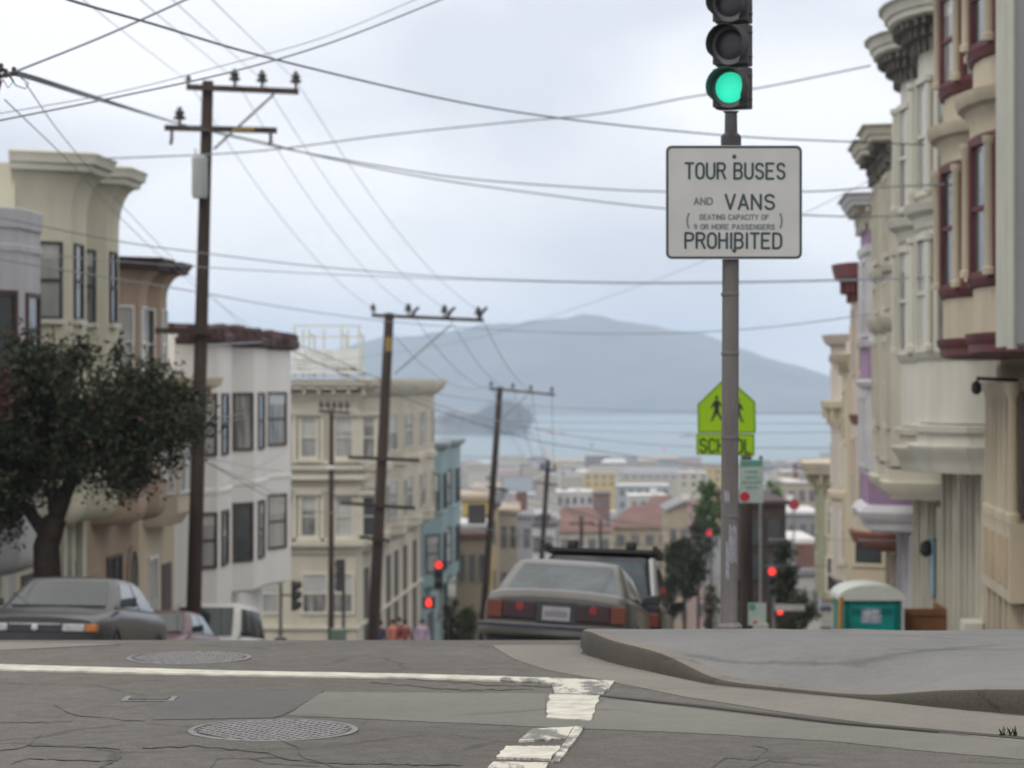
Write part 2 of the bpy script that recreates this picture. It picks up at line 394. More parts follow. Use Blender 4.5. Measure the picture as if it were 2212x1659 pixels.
flat('road_marking', rough([(1150,1578),(1240,1574),(1222,1600),(1120,1604)], 1.6, 9, seed=25), PNT, .0088)
flat('road_marking', rough([(1092,1616),(1210,1616),(1190,1644),(1072,1640)], 2.2, 5, seed=16), PNTW, .0088)
flat('road_marking', rough([(1066,1650),(1184,1652),(1150,1720),(1010,1720)], 1.6, 9, seed=17), PNT, .0088)
# long cracks in the asphalt: thin dark strips of tar and dirt
CRK = mat('crack_dirt', (.055,.052,.049), .95, .2, 20)
def crack(pts, wd=1.4, seed=1):
    r = random.Random(seed); P = []
    for a, b in zip(pts, pts[1:]):
        k = max(1, int(math.dist(a, b)/12))
        for j in range(k): P.append((a[0]+(b[0]-a[0])*j/k+r.uniform(-6, 6), a[1]+(b[1]-a[1])*j/k+r.uniform(-1.6, 1.6)))
    P.append(pts[-1]); up = [(x+r.uniform(-1, 1), y-wd*r.uniform(.2, 1)) for x, y in P]; dn = [(x, y+wd*r.uniform(.2, 1)) for x, y in P]
    vs, fs = [], []
    for a, b in zip(up, dn):
        for q in (a, b): X, Y = gp(*q); vs.append((X, Y, G(Y)+.003))
    for i in range(len(P)-1): fs.append((2*i, 2*i+1, 2*i+3, 2*i+2))
    o = MB().add(vs, fs).build('road_crack', CRK); o['kind'] = 'structure'
for i, pts in enumerate([[(20,1652),(60,1640),(250,1645),(268,1625),(240,1616),(60,1612),(0,1622)],[(250,1645),(215,1659),(190,1700)],[(300,1618),(420,1612),(560,1625),(620,1640),(700,1650),(1000,1654)],
    [(610,1600),(640,1615),(660,1640),(760,1668)],[(120,1526),(160,1545),(150,1560),(0,1562)],[(160,1545),(310,1560),(345,1540)],[(80,1570),(90,1590),(60,1612)],[(450,1668),(470,1640),(600,1638)],[(1540,1659),(1570,1640),(1640,1642),(1660,1620),(1625,1608)],
    [(1620,1660),(1660,1645),(1780,1655)],[(800,1475),(1000,1492),(1150,1490)],[(880,1467),(1050,1480),(1280,1488)],[(400,1496),(700,1493)],[(545,1640),(585,1652),(690,1655)]]):
    crack(pts, .8 if i > 2 else 1.3, i)
# manhole covers
IRON = mat('worn_iron', (.17,.158,.16), .55, .25, 25, metal=.25)
IROND = mat('pit_iron', (.085,.08,.08), .8, .2, 25)
def manhole(cx, cy, r, label, grid=.037):
    X, Y = gp(cx, cy); z = G(Y); o = empty('manhole_cover', (X, Y, z), label, 'manhole cover')
    MB().lathe((X, Y, z), [(r, -.01), (r, .008), (r*.93, .010), (r*.92, .004), (r*.9, .004), (r*.9,-.01)], 48).build('rim', IRON, o, smooth=30)
    MB().lathe((X, Y, z), [(r*.895, -.012), (r*.895, .003)], 40).build('plate', IROND, o)
    mb = MB(); k = -r
    while k < r:
        h = math.sqrt(max(0, (r*.88)**2-k*k))
        if h > .04:
            mb.box(X+k-.009, X+k+.009, Y-h, Y+h, z+.003, z+.0085)
            n = int(2*h/grid)
            for j in range(n):
                yy = Y-h+(j+.5)*2*h/n; mb.box(X+k+.009, X+k+grid-.009, yy-.007, yy+.007, z+.003, z+.0082)
        k += grid
    mb.xf(Matrix.Translation((X, Y, z)) @ Matrix.Rotation(R(38), 4, 'Z') @ Matrix.Translation((-X, -Y, -z))); mb.build('grid_pattern', IRON, o)
manhole(590, 1580, .345, 'round waffle manhole cover in the asphalt nearest the camera')
manhole(408, 1423, .335, 'round manhole cover beyond the white line near the crest of the hill')
X, Y = gp(323, 1512); o = empty('valve_cover', (X, Y, G(Y)), 'small iron utility cover left of the dark asphalt patch', 'utility cover')
MB().box(X-.12, X+.12, Y-.09, Y+.09, G(Y)-.05, G(Y)+.008).build('lid', IRON, o); MB().box(X-.09, X+.09, Y-.06, Y+.06, G(Y), G(Y)+.012).build('lid_panel', IROND, o)
# weed in the joint
WEED = mat('weed_leaf', (.05,.08,.02), .6, .3, 8)
X, Y = gp(2178, 1592); mb = MB(); r = random.Random(5)
for i in range(16):
    a = r.uniform(0, 6.28); b = Vector((X+r.uniform(-.03,.03), Y+r.uniform(-.015,.015), G(Y))); d = Vector((math.cos(a)*.03, math.sin(a)*.03, r.uniform(.015,.045)))
    n = Vector((-math.sin(a), math.cos(a), 0))*.004; mb.add([b-n, b+n, b+d*.6+n*1.5, b+d, b+d*.6-n*1.5], [(0,1,2,3,4)])
tag(mb.build('weed', WEED), 'small green weed growing in the joint beside the curb at right', 'weed')
# ---------------------------------------------------------------- buildings along the street
WR_ = random.Random(8)
class Bld:
    """side 'L' or 'R'; plan coordinates are (Y, v): v metres proud of the wall plane towards the street"""
    def __init__(s, name, label, side, Y0, Y1, ztop, m, dv=0, back=13, zbot=None, cat='building'):
        s.side, s.Y0, s.Y1, s.zt, s.m, s.dv = side, Y0, Y1, ztop, m, dv
        p = s.p(Y0, 0); s.root = empty(name, (p[0], p[1], G(Y0)), label, cat)
        zb = (zbot if zbot is not None else G(Y1)-1.2)
        sgn = back
        MB().prism([s.p(Y0, 0), s.p(Y1, 0), s.p(Y1, -sgn), s.p(Y0, -sgn)], zb, ztop).build('wall', m, s.root)
        # parapet cap and roof
        MB().prism([s.p(Y0+.02, .06), s.p(Y1-.02, .06), s.p(Y1-.02, -sgn+.02), s.p(Y0+.02, -sgn+.02)], ztop, ztop+.07).build('parapet', m, s.root)
    def p(s, Y, v):
        v = v+s.dv
        return (WL(Y)+v, Y) if s.side == 'L' else (WR(Y)-v, Y)
    def poly(s, pts): return [s.p(*q) for q in pts]
    def off(s, pts, d):
        q = offset_poly(pts, -d if True else d)
        # (Y, v) frame: outward is +v for increasing Y; left normal of +Y direction in (Y,v) is +v
        q = offset_poly(pts, d)
        q[0] = (pts[0][0]-d if pts[0][1] > .2 else pts[0][0]-d*.6, pts[0][1]); q[-1] = (pts[-1][0]+d*.6, pts[-1][1]); return q
    def sweep(s, name, pts, prof, m, parent=None, smooth=30, brackets=None, bz=None, bm=None):
        rings = []
        for z, d in prof:
            q = s.off(pts, d); q = s.poly(q+[(q[-1][0], -.3), (q[0][0], -.3)] if False else q)
            rings.append([(x, y, z) for x, y in q])
        mb = MB().loft(rings)
        if brackets:
            q = s.off(pts, 0); spacing, dep, h, zt = brackets
            for a, b in zip(q, q[1:]):
                ln = math.dist(a, b); k = max(1, int(ln/spacing+.3))
                for j in range(k):
                    t = (j+.5)/k; hw = min(.25, .05/ln*1.0); A, B = s.p(*a), s.p(*b)
                    o0, o1 = (0, dep)
                    if s.side == 'L': o0, o1 = 0, -dep
                    mb.ob(A, B, t-hw, t+hw, o0-(.02 if o1 > 0 else -.02), o1, zt-h, zt)
                    mb.ob(A, B, t-hw, t+hw, o0, o1*.5, zt-h*1.7, zt-h)
        return mb.build(name, m, parent or s.root, smooth=smooth)
    def window(s, a, b, f0, f1, z0, z1, fm, gm=None, fw=.07, rail=True, parent=None, proud=.05, sill=None, mull=None, hood=None, name='window'):
        """window on the plan segment a-b ((Y,v) points), fractions f0..f1"""
        A, B = s.p(*a), s.p(*b); ln = math.dist(A, B); k = -1 if s.side == 'L' else 1
        w_ = fw/ln; o = MB(); e = proud*k; i0 = -.02*k
        o.ob(A, B, f0-w_, f0, i0, e, z0-fw, z1+fw); o.ob(A, B, f1, f1+w_, i0, e, z0-fw, z1+fw)
        o.ob(A, B, f0, f1, i0, e, z1, z1+fw); o.ob(A, B, f0, f1, i0, e, z0-fw, z0)
        if rail: zm = (z0+z1)/2; o.ob(A, B, f0, f1, i0, e*.7, zm-.03, zm+.03)
        if mull:
            for t in mull: tt = f0+(f1-f0)*t; o.ob(A, B, tt-w_*.4, tt+w_*.4, i0, e*.75, z0, z1)
        fr = o.build(name, fm, parent or s.root)
        if gm is GLASSC: gm = WR_.choice((GLASSC, GLASSD, GLASSD, GLASSB))
        elif gm in (None, GLASS): gm = WR_.choice((GLASS, GLASS, GLASSD))
        MB().ob(A, B, f0, f1, .002*k, .012*k, z0, z1).build('pane', gm, fr)
        if gm is not GLASS and rail and z1-z0 > 1: MB().ob(A, B, f0, f1, .012*k, .016*k, z1-(z1-z0)*WR_.choice((.2, .35, .48)), z1).build('blind', GLASSB if gm is not GLASSB else GLASSC, fr)
        if sill: MB().ob(A, B, f0-w_*1.8, f1+w_*1.8, i0, e*2.2, z0-fw-.09, z0-fw).build('sill', sill, fr)
        if hood: MB().ob(A, B, f0-w_*1.8, f1+w_*1.8, i0, e*2.6, z1+fw, z1+fw+.10).build('hood', hood, fr)
        return fr
    def panel(s, name, a, b, f0, f1, z0, z1, m, proud=.03, parent=None):
        k = -1 if s.side == 'L' else 1
        return MB().ob(s.p(*a), s.p(*b), f0, f1, -.02*k, proud*k, z0, z1).build(name, m, parent or s.root)
    def arch(s, a, b, fc, hw, z0, z1, m, trim, name='doorway'):
        A, B = Vector(s.p(*a)), Vector(s.p(*b)); d = (B-A); ln = d.length; d.normalize(); k = -1 if s.side == 'L' else 1
        n = Vector((-d.y, d.x))*k; c0 = A+d*ln*fc
        def ring(h, zt, zb): return [(h*math.cos(math.pi*i/10), zt-h+h*math.sin(math.pi*i/10)) for i in range(11)]
        def ex(pr, o0, o1, mb):
            mb.loft([[(*(c0+d*x+n*o), z) for x, z in pr] for o in (o0, o1)]); return mb
        pr = [(hw, z0)]+ring(hw, z1, z0)+[(-hw, z0)]
        dr = ex(pr, -.02, .02, MB()).build(name, m, s.root)
        o_ = [(hw+.12, z0)]+[((hw+.12)*math.cos(math.pi*i/10), z1-hw+(hw+.12)*math.sin(math.pi*i/10)) for i in range(11)]+[(-hw-.12, z0)]
        mb = MB(); i_ = pr
        for q0, q1, r0, r1 in zip(i_, i_[1:], o_, o_[1:]):
            mb.hexa([(*(c0+d*q[0]+n*o), q[1]) for o in (-.01, .06) for q in (q0, q1, r1, r0)])
        mb.build('door_trim', trim, dr); return dr
def bay(Ya, Yb, v, ch, ch2=None): return [(Ya, -.05), (Ya+ch, v), (Yb-(ch2 or ch), v), (Yb, -.05)]
def rbay(Ya, Yb, v, n=9):
    c = (Ya+Yb)/2; h = (Yb-Ya)/2
    pts = [(c-h*math.cos(math.pi*i/n), -.05+(v+.05)*math.sin(math.pi*i/n)**.8) for i in range(n+1)]
    return pts
DKB = mat('shaded_bracket_paint', (.15,.14,.125), .8, .2, 3)  # brackets darkened: the shade under the cornice is put into their colour
def crown(b, q, zt, over, m, h=.30, mb_=None):
    b.sweep('cornice', q, [(zt-h-.32, .0), (zt-h-.30, .04), (zt-h-.05, .06), (zt-h-.03, over-.08), (zt-h, over-.03), (zt-h*.72, over-.02), (zt-h*.66, over+.02), (zt-h*.22, over+.06), (zt-h*.15, over+.12), (zt-.02, over+.13), (zt, .2)], m, smooth=25)
    o = b.off(q, .055); k = -1 if b.side == 'L' else 1; mb = MB()
    for a, c in zip(o, o[1:]):
        ln = math.dist(a, c); n = max(1, int(ln/.24+.4)); A_, B_ = b.p(*a), b.p(*c); mb.ob(A_, B_, -.02, 1.02, -.01*k, .03*k, zt-h-.40, zt-h-.2)
        for j in range(n):
            t = (j+.5)/n; hw = min(.3, .045/ln)
            mb.ob(A_, B_, t-hw, t+hw, 0, (over-.16)*k, zt-h-.15, zt-h-.04); mb.ob(A_, B_, t-hw, t+hw, 0, (over-.3)*k, zt-h-.30, zt-h-.15); mb.ob(A_, B_, t-hw, t+hw, 0, .08*k, zt-h-.52, zt-h-.30)
    mb.build('bracket_frieze', mb_ or DKB, b.root)
    b.sweep('soffit', q, [(zt-h-.36, .02), (zt-h-.345, over*.55), (zt-h-.33, .02)], DKB) if False else None
def steps(z0, z1, e0, e1, n=6, conv=True):
    """cove: curve out from e0 at z0 to e1 at z1"""
    return [(z0+(z1-z0)*math.sin(math.pi/2*i/n), e0+(e1-e0)*(1-math.cos(math.pi/2*i/n))) for i in range(n+1)] if conv else [(z0+(z1-z0)*(1-math.cos(math.pi/2*i/n)), e0+(e1-e0)*math.sin(math.pi/2*i/n)) for i in range(n+1)]

GREYW = mat('grey_white_stucco', (.42,.42,.44), .85, .12, .8, streak=1)
YEL = mat('cream_yellow_stucco', (.52,.50,.39), .85, .11, .7, streak=1)
YELT = mat('pale_cream_trim', (.56,.55,.47), .8, .08, 1)
BRN = mat('tan_stucco', (.34,.255,.19), .85, .12, .7, streak=1)
BRNR = mat('dark_maroon_trim', (.06,.035,.04), .8, .25, 2)
TAN = mat('beige_stucco', (.46,.40,.30), .85, .12, .8, streak=1)
WHT = mat('white_siding', (.70,.69,.66), .8, .05, .7, streak=1, bump=.35, planks=7)
ROOFB = mat('brown_roof_shingle', (.075,.045,.045), .9, .35, 4)
CRM = mat('cream_siding', (.50,.465,.38), .85, .12, .7, streak=1, bump=.3, planks=6)
CRMT = mat('cream_trim', (.54,.51,.43), .8, .08, 1)
BLU = mat('blue_grey_siding', (.25,.35,.365), .8, .1, .8, bump=.3, planks=6)
BRWN = mat('brown_window_frame', (.075,.040,.032), .6, .2, 3)
DKFR = mat('dark_window_frame', (.05,.05,.05), .6, .2, 3)
GARD = mat('dark_garage_door', (.07,.065,.06), .7, .2, 2)
WHF = mat('white_window_frame', (.62,.62,.6), .6, .05, 3)

# 1 grey-white house, far left
b = Bld('grey_house', 'grey white stucco house at the far left edge behind the street tree', 'L', 40, 48.9, 2.95, GREYW)
bp = bay(44.6, 48.0, .85, 1.35, .6)
b.sweep('bay', bp, steps(-3.35, -3.05, -.3, 0, 5, False)[0:]+[(-2.9, 0), (2.3, 0), (2.32, .03), (2.42, .03), (2.44, 0), (2.7, 0), (2.72, .04), (3.05, .05), (3.07, .03)], GREYW)
for z0, z1 in ((-1.75, -.1), (.15, 1.55)):
    b.window(bp[0], bp[1], .12, .9, z0, z1, BRWN, GLASS, .08); b.window(bp[1], bp[2], .32, .86, z0, z1-.02, BRWN, GLASS, .08)
b.panel('garage_door', (44.3, 0), (47.3, 0), 0, 1, -6.0, -3.7, GARD); b.panel('pillar', (47.5, 0), (48.1, 0), 0, 1, -6.2, -3.4, YELT, .1)
b.panel('pillar', (43.7, 0), (44.2, 0), 0, 1, -6.2, -3.4, YELT, .1)
MB().tube([b.p(45.2,-.4)+(3.0,), b.p(45.2,-.4)+(3.12,), b.p(45.9,-.4)+(3.26,), b.p(46.6,-.35)+(3.28,), b.p(46.95,-.3)+(3.1,), b.p(46.95,-.3)+(3.0,)], .03, 6).build('vent_pipe', DKFR, b.root)

# 2 cream-yellow house with flared cornice
b = Bld('cream_house', 'pale yellow stucco house with two flared bays and a white curved cornice', 'L', 48.95, 54.85, 4.05, YEL)
A = bay(49.0, 51.75, .85, .75, .7); B = bay(51.95, 54.75, .85, .95, .75)
for k, q in enumerate((A, B)):
    b.sweep('bay', q, steps(-2.75, -2.3, -.35, .0, 5, False)+[(-2.2, 0), (-.02, 0), (0, .025), (.1, .025), (.12, 0), (3.05, 0)]+steps(3.1, 4.0, 0, .36, 7), YEL)
    b.sweep('cornice', q, [(3.98, .30), (4.0, .40), (4.1, .42), (4.14, .50), (4.27, .52), (4.32, .56), (4.36, .5), (4.37, .2)], YELT)
    for z0, z1 in ((-1.75, -.35), (1.27, 2.63)):
        b.window(q[0], q[1], .34 if k == 0 else .1, .80 if k == 0 else .74, z0, z1, DKFR, GLASS if k else GLASSC, .05, sill=YELT)
        b.window(q[1], q[2], .22, .68, z0, z1, DKFR, GLASS, .045, sill=YELT)
b.panel('garage_door', (49.4, 0), (51.4, 0), 0, 1, -6.4, -3.6, GARD); b.panel('pillar', (51.6, 0), (51.9, 0), 0, 1, -6.6, -2.9, YELT, .1)
for y in (52.3, 53.0, 53.9): b.panel('pillar', (y, 0), (y+.18, 0), 0, 1, -6.6, -2.8, YELT, .14)
b.panel('door', (52.6, 0), (52.95, 0), 0, 1, -6.6, -3.6, GLASS, .03); b.panel('door', (53.25, 0), (53.8, 0), 0, 1, -6.6, -3.6, GLASS, .03)
b.sweep('belt_course', [(49.0, 0), (54.8, 0)], [(-2.95, .02), (-2.9, .12), (-2.75, .14), (-2.7, .02)], YELT)

# 3 tan house
b = Bld('tan_house', 'tan stucco house with dark maroon curved cornice and arched doorways', 'L', 54.9, 60.0, 2.4, BRN)
A = bay(55.0, 57.5, .85, 1.0, .65); B = bay(57.55, 59.9, .85, .7, .9)
for q in (A, B):
    b.sweep('bay', q, steps(-3.0, -2.6, -.3, 0, 5, False)+[(-2.5, 0), (-.6, 0), (-.58, .02), (-.5, .02), (-.48, 0), (1.85, 0)]+steps(1.9, 2.45, 0, .4, 7), BRN)
    b.sweep('cornice', q, [(2.42, .35), (2.44, .44), (2.52, .46), (2.62, .54), (2.68, .55), (2.69, .2)], BRNR)
    for z0, z1 in ((-2.1, -.85), (.15, 1.62)):
        b.window(q[0], q[1], .35, .85, z0, z1, WHF, GLASSB if q is A else GLASS, .05); b.window(q[1], q[2], .2, .8, z0, z1, WHF, GLASSB, .04)
b.arch((55.0, 0), (60, 0), .13, .34, -6.9, -4.1, GARD, BRN); b.window((55,0), (60,0), .36, .62, -5.6, -3.8, BRWN, GLASS, .07, mull=[.5])
b.arch((55.0, 0), (60, 0), .86, .45, -7.2, -3.75, GARD, BRN)

# 4 low beige house
b = Bld('beige_house', 'low beige house with a bracketed cornice between the tan and white houses', 'L', 60.05, 64.2, .0, TAN)
q = bay(60.4, 63.4, .7, .7, .7)
b.sweep('bay', q, [(-3.3, -.2), (-3.0, 0), (-.1, 0)], TAN)
b.sweep('cornice', [(60.1, .0), (60.12, .7), (64.1, .7), (64.18, .0)], [(-.35, 0), (-.3, .1), (-.12, .14), (-.05, .4), (.12, .46), (.16, .46), (.18, .1)], TAN, brackets=(.6, .3, .2, -.06))
for z0, z1 in ((-2.5, -.7),): b.window(q[0], q[1], .2, .85, z0, z1, WHF, GLASSB, .06); b.window(q[1], q[2], .1, .45, z0, z1, WHF, GLASSC, .06); b.window(q[1], q[2], .55, .9, z0, z1, WHF, GLASSC, .06)
b.window((60, 0), (64, 0), .3, .52, -6.8, -4.1, WHF, GLASSB, .08, mull=[.5]); b.panel('garage_door', (60, 0), (64, 0), .68, .95, -7.4, -4.3, GARD)

# 5 white house
b = Bld('white_house', 'white house with three angled bays and a ragged brown shingle roof edge', 'L', 64.3, 77.8, 1.15, WHT)
bays = [bay(64.45, 68.2, .85, .95, .7), bay(69.8, 73.9, .85, 1.2, .6), bay(74.1, 77.78, .85, 2.8, .1)]
zb = [-6.9, -5.6, -5.8]
for i, q in enumerate(bays):
    z = zb[i]
    b.sweep('bay', q, [(z, -.1), (z+.06, 0), (-2.75, 0), (-2.73, .03), (-2.62, .03), (-2.6, 0), (1.0, 0)], WHT)
    for z0, z1 in ((-1.72, -.3), (-4.7 if i else -4.5, -3.25)):
        f0, f1 = ((.58, .93), (.52, .92), (.58, .95))[i]; b.window(q[0], q[1], f0, f1, z0, z1, BRWN, GLASSC if i != 1 else GLASS, .07, rail=i != 1)
        if i < 2: b.window(q[1], q[2], .30, .68, z0, z1, BRWN, GLASS, .07)
rr = random.Random(2)
mb = MB()
for i, q in enumerate(bays):
    pr = [(.98, .05), (1.04, .22), (1.20, .24), (1.36, .05), (1.48, -.2), (1.5, -.5)]
    rings = []
    for z, d in pr: rings.append([(x, y, z) for x, y in b.poly(b.off(q, d))])
    mb.loft(rings)
y = 64.3
while y < 78.2:      # broken shingles along the edge
    ww = rr.uniform(.08, .22); v0 = rr.uniform(.45, 1.12); h = .06+.16*abs(math.sin(y*1.1)*math.sin(y*.37+1))+rr.uniform(0, .07)
    A_, B_ = b.p(y, v0), b.p(y+ww, v0+rr.uniform(-.12, .12)); z0_ = 1.12+rr.uniform(-.08, .15); z1_ = 1.36+h*.7-.25*max(0, v0-.8)
    a0, a1 = Vector(A_), Vector(B_); t_ = rr.uniform(-.07, .07)
    mb.hexa([(a0.x, a0.y, z0_), (a1.x, a1.y, z0_+t_), (a1.x-.25, a1.y, z0_+t_), (a0.x-.25, a0.y, z0_), (a0.x-.06, a0.y, z1_), (a1.x-.06, a1.y, z1_+t_), (a1.x-.3, a1.y, z1_+t_), (a0.x-.3, a0.y, z1_)]); y += ww*.6
mb.build('roof', ROOFB, b.root)
mb = MB(); mb.prism(b.poly([(64.4, -.1), (77.7, -.1), (77.7, -3), (64.4, -3)]), 1.2, 1.5); mb.build('roof_deck', ROOFB, b.root)
b.window((64.3, -2.0), (64.3, -.6), .1, .9, .35, .62, DKFR, GLASS, .05, rail=False)
for f0, f1, nm in ((.30, .36, 'door'), (.52, .58, 'window'), (.66, .78, 'garage_door'), (.86, .94, 'door')): b.panel(nm, (66.4, 0), (77.7, 0), f0, f1, -9.0, -6.6-1.4*f0, GARD if nm != 'window' else GLASS, .04)

# 6 cream corner house: side wall faces up the hill, bays face the street
b = Bld('corner_house', 'three storey cream corner house beyond the crossing with tall pilastered windows', 'L', 100, 124.6, -.25, CRM, back=16, zbot=-14)
S0, S1 = (100, -16.0), (100, .0)       # wall towards the camera
def fx(x): return (((x-CX)/F*100)-(WL(100)-16))/16
def band(b, name, z, h, e, m):
    pts = [(100.0, -16), (100.0, -0.01), (124.6, -.01)]
    A_ = [b.p(100-e, -16), b.p(100-e, e), b.p(124.6, e), b.p(124.6, -.1), b.p(100.1, -.1), b.p(100.1, -16)]
    MB().prism(A_, z, z+h).build(name, m, b.root)
def tiers(b, name, tr, m):
    mb = MB()
    for z, h, e in tr:
        A_ = [b.p(100-e, -16), b.p(100-e, e), b.p(124.6, e), b.p(124.6, -.1), b.p(100.1, -.1), b.p(100.1, -16)]
        mb.prism(A_, z, z+h)
    return mb
mb = tiers(b, '', [(-.62, .14, .08), (-.48, .18, .16), (-.15, .12, .55), (-.03, .16, .72), (.13, .06, .78)], CRMT)
for i in range(30): x = -16+i*.56; A_ = b.p(100, x); mb.box(A_[0], A_[0]+.12, 99.5, 99.95, -.38, -.15)
for i in range(41): Yb_ = 100.3+i*.58; A_ = b.p(Yb_, 0); mb.box(A_[0]+.01, A_[0]+.5, Yb_, Yb_+.12, -.38, -.15)
mb.build('cornice', CRMT, b.root)
tiers(b, '', [(-1.05, .08, .05), (-3.02, .1, .12), (-3.3, .08, .22), (-3.22, .12, .30), (-3.62, .18, .34), (-4.05, .1, .08)], CRMT).build('belt_course', CRMT, b.root)
tiers(b, '', [(-5.95, .1, .10), (-6.2, .1, .28), (-6.1, .12, .34), (-6.42, .12, .10)], CRMT).build('belt_course', CRMT, b.root)
tiers(b, '', [(-9.3, .12, .12)], CRMT).build('belt_course', CRMT, b.root)
WX = [(540, 572), (598, 618), (652, 682), (726, 760), (785, 808)]
for z0, z1, g in ((-2.75, -1.3, GLASSC), (-5.75, -4.3, GLASS)):
    for i, (xa, xb) in enumerate(WX):
        b.window(S0, S1, fx(xa), fx(xb), z0, z1, CRMT, g if i % 2 == 0 else GLASSC, .12, proud=.09, sill=CRMT, hood=CRMT)
for xa, xb in ((560, 600), (655, 705), (720, 760)): b.window(S0, S1, fx(xa), fx(xb), -8.65, -7.25, CRMT, GLASSC, .10, proud=.07, mull=None)
for x in (636, 696, 714, 772, 820):
    b.panel('pilaster', S0, S1, fx(x-4), fx(x+4), -3.0, -1.05, CRMT, .10); b.panel('pilaster', S0, S1, fx(x-4), fx(x+4), -5.95, -4.1, CRMT, .10)
for q in (bay(101.2, 105.6, .8, 1.2), bay(107.8, 112.2, .8, 1.2), bay(114.2, 118.6, .8, 1.2), bay(119.8, 124.2, .8, 1.2)):
    b.sweep('bay', q, [(-6.5, -.35), (-6.2, 0), (-5.9, 0), (-5.88, .06), (-5.8, .06), (-5.78, 0), (-3.4, 0), (-3.35, .12), (-3.1, .12), (-3.05, 0), (-.3, 0)], CRM)
    b.sweep('bay_cornice', q, [(-.5, .02), (-.4, .2), (-.1, .5), (.12, .58), (.21, .58), (.22, .1)], CRMT)
    for z0, z1 in ((-2.7, -1.25), (-5.5, -4.0)):
        b.window(q[0], q[1], .25, .75, z0, z1, CRMT, GLASSC, .1); b.window(q[1], q[2], .28, .72, z0, z1, CRMT, GLASS, .1)
for y in (102.5, 106.6, 110.2, 113.2, 116.8, 121.0): b.panel('shop_opening', (y, 0), (y+1.4, 0), 0, 1, G(y)-.4, -7.2, GARD, .04)
# white posts and deck above its roof
o = empty('roof_deck', (-7, 112, .1), 'white roof deck scaffold with lattice railing above the cream corner house', 'roof deck')
D = 112; mb = MB()
def wz(x, y, D=112): q = W(x, y, D); return q.x, q.z
for x in (636, 655, 668, 700, 738, 752, 776):
    X0, z0 = wz(x, 800); _, z1 = wz(x, 702 if x in (636, 738, 776) else 712); mb.box(X0-.04, X0+.04, D-.04, D+.04, z0-.3, z1)
for x in (668, 738, 776):
    X0, z0 = wz(x, 800); _, z1 = wz(x, 722); mb.box(X0-.04, X0+.04, D+2.9, D+3, z0-.3, z1)
for y in (704, 728): X0, z0 = wz(636, y); X1, _ = wz(778, y); mb.box(X0, X1, D-.03, D+.03, z0-.03, z0+.03)
for x in (668, 738, 776): X0, z0 = wz(x, 723); mb.box(X0-.03, X0+.03, D, D+2.95, z0-.03, z0+.03)
mb.build('frame', mat('pale_deck_timber', (.50,.50,.40), .8, .1, 2), o)
mb = MB(); r = random.Random(4)
for i in range(20):
    X0, z0 = wz(632+i*7.3, 757); mb.box(X0, X0+.1, D-.3, D-.26, z0-.75+r.uniform(-.05,.05), z0+.05)
for y in (757, 768, 783, 794): X0, z0 = wz(632, y); X1, _ = wz(780, y); mb.box(X0, X1, D-.25, D-.2, z0-.035, z0+.035)
mb.build('railing', WHF, o)
mb = MB()
for x0, x1, y0, y1 in ((640, 662, 776, 798), (692, 716, 762, 780), (716, 776, 786, 800), (655, 690, 760, 772)):
    X0, za = wz(x0, y0); X1, zb_ = wz(x1, y1); mb.box(X0, X1, D+.3, D+1.2, zb_, za)
mb.build('roof_equipment', DKFR, o)
MB().box(wz(630, 800)[0], wz(782, 800)[0], D-.5, D+3.2, wz(0, 806)[1], wz(0, 800)[1]).build('deck_floor', WHF, o)

# 7 blue-grey house
b = Bld('blue_house', 'blue grey house seen edge on just past the cream corner house', 'L', 125.4, 139, -3.0, BLU, zbot=-19)
for q in (bay(125.9, 130.8, .8, 1.2), bay(132.4, 138.6, .8, 1.2)):
    b.sweep('bay', q, [(-9.9, -.2), (-9.7, 0), (-6.3, 0), (-6.28, .06), (-6.15, .06), (-6.1, 0), (-3.0, 0)], BLU)
    b.sweep('cornice', q, [(-3.2, .02), (-3.05, .22), (-2.85, .25), (-2.8, .1)], mat('slate_trim', (.22,.26,.28), .8, .1))
    for z0, z1 in ((-6.0, -4.4), (-9.0, -7.3)): b.window(q[0], q[1], .2, .8, z0, z1, DKFR, GLASSC, .08); b.window(q[1], q[2], .2, .45, z0, z1, DKFR, GLASS, .08); b.window(q[1], q[2], .58, .82, z0, z1, DKFR, GLASSC, .08)
b.panel('garage_door', (128, 0), (131, 0), 0, 1, -14.5, -11.2, GARD)

# ------------------------------------------------ right row
GRYS = mat('grey_lap_siding', (.22,.22,.225), .8, .08, .8, bump=.5, planks=4.5)
LTR = mat('pale_olive_trim', (.42,.42,.36), .75, .08, 1)
BEI = mat('beige_ochre_stucco', (.47,.405,.305), .85, .14, .8, streak=1)
MAR = mat('maroon_trim', (.11,.030,.034), .65, .2, 2)
CWH = mat('cream_white_paint', (.57,.555,.48), .75, .12, .9, streak=1)
CWT = mat('cream_moulding', (.50,.475,.39), .8, .09, .9)
PUR = mat('mauve_paint', (.30,.19,.31), .75, .08, 1)
LAV = mat('white_lavender_trim', (.55,.54,.56), .7, .08, 1)
RBR = mat('red_brown_moulding', (.23,.10,.07), .75, .15, 1.5)
PNK = mat('pinkish_cream', (.54,.47,.40), .8, .07, .8, streak=1)
SAND = mat('sand_cream', (.58,.51,.38), .8, .07, .8, streak=1)
OLV = mat('sage_trim', (.27,.29,.20), .75, .1, 1)
DOORW = mat('varnished_door', (.16,.105,.075), .6, .2, 2, streak=1)

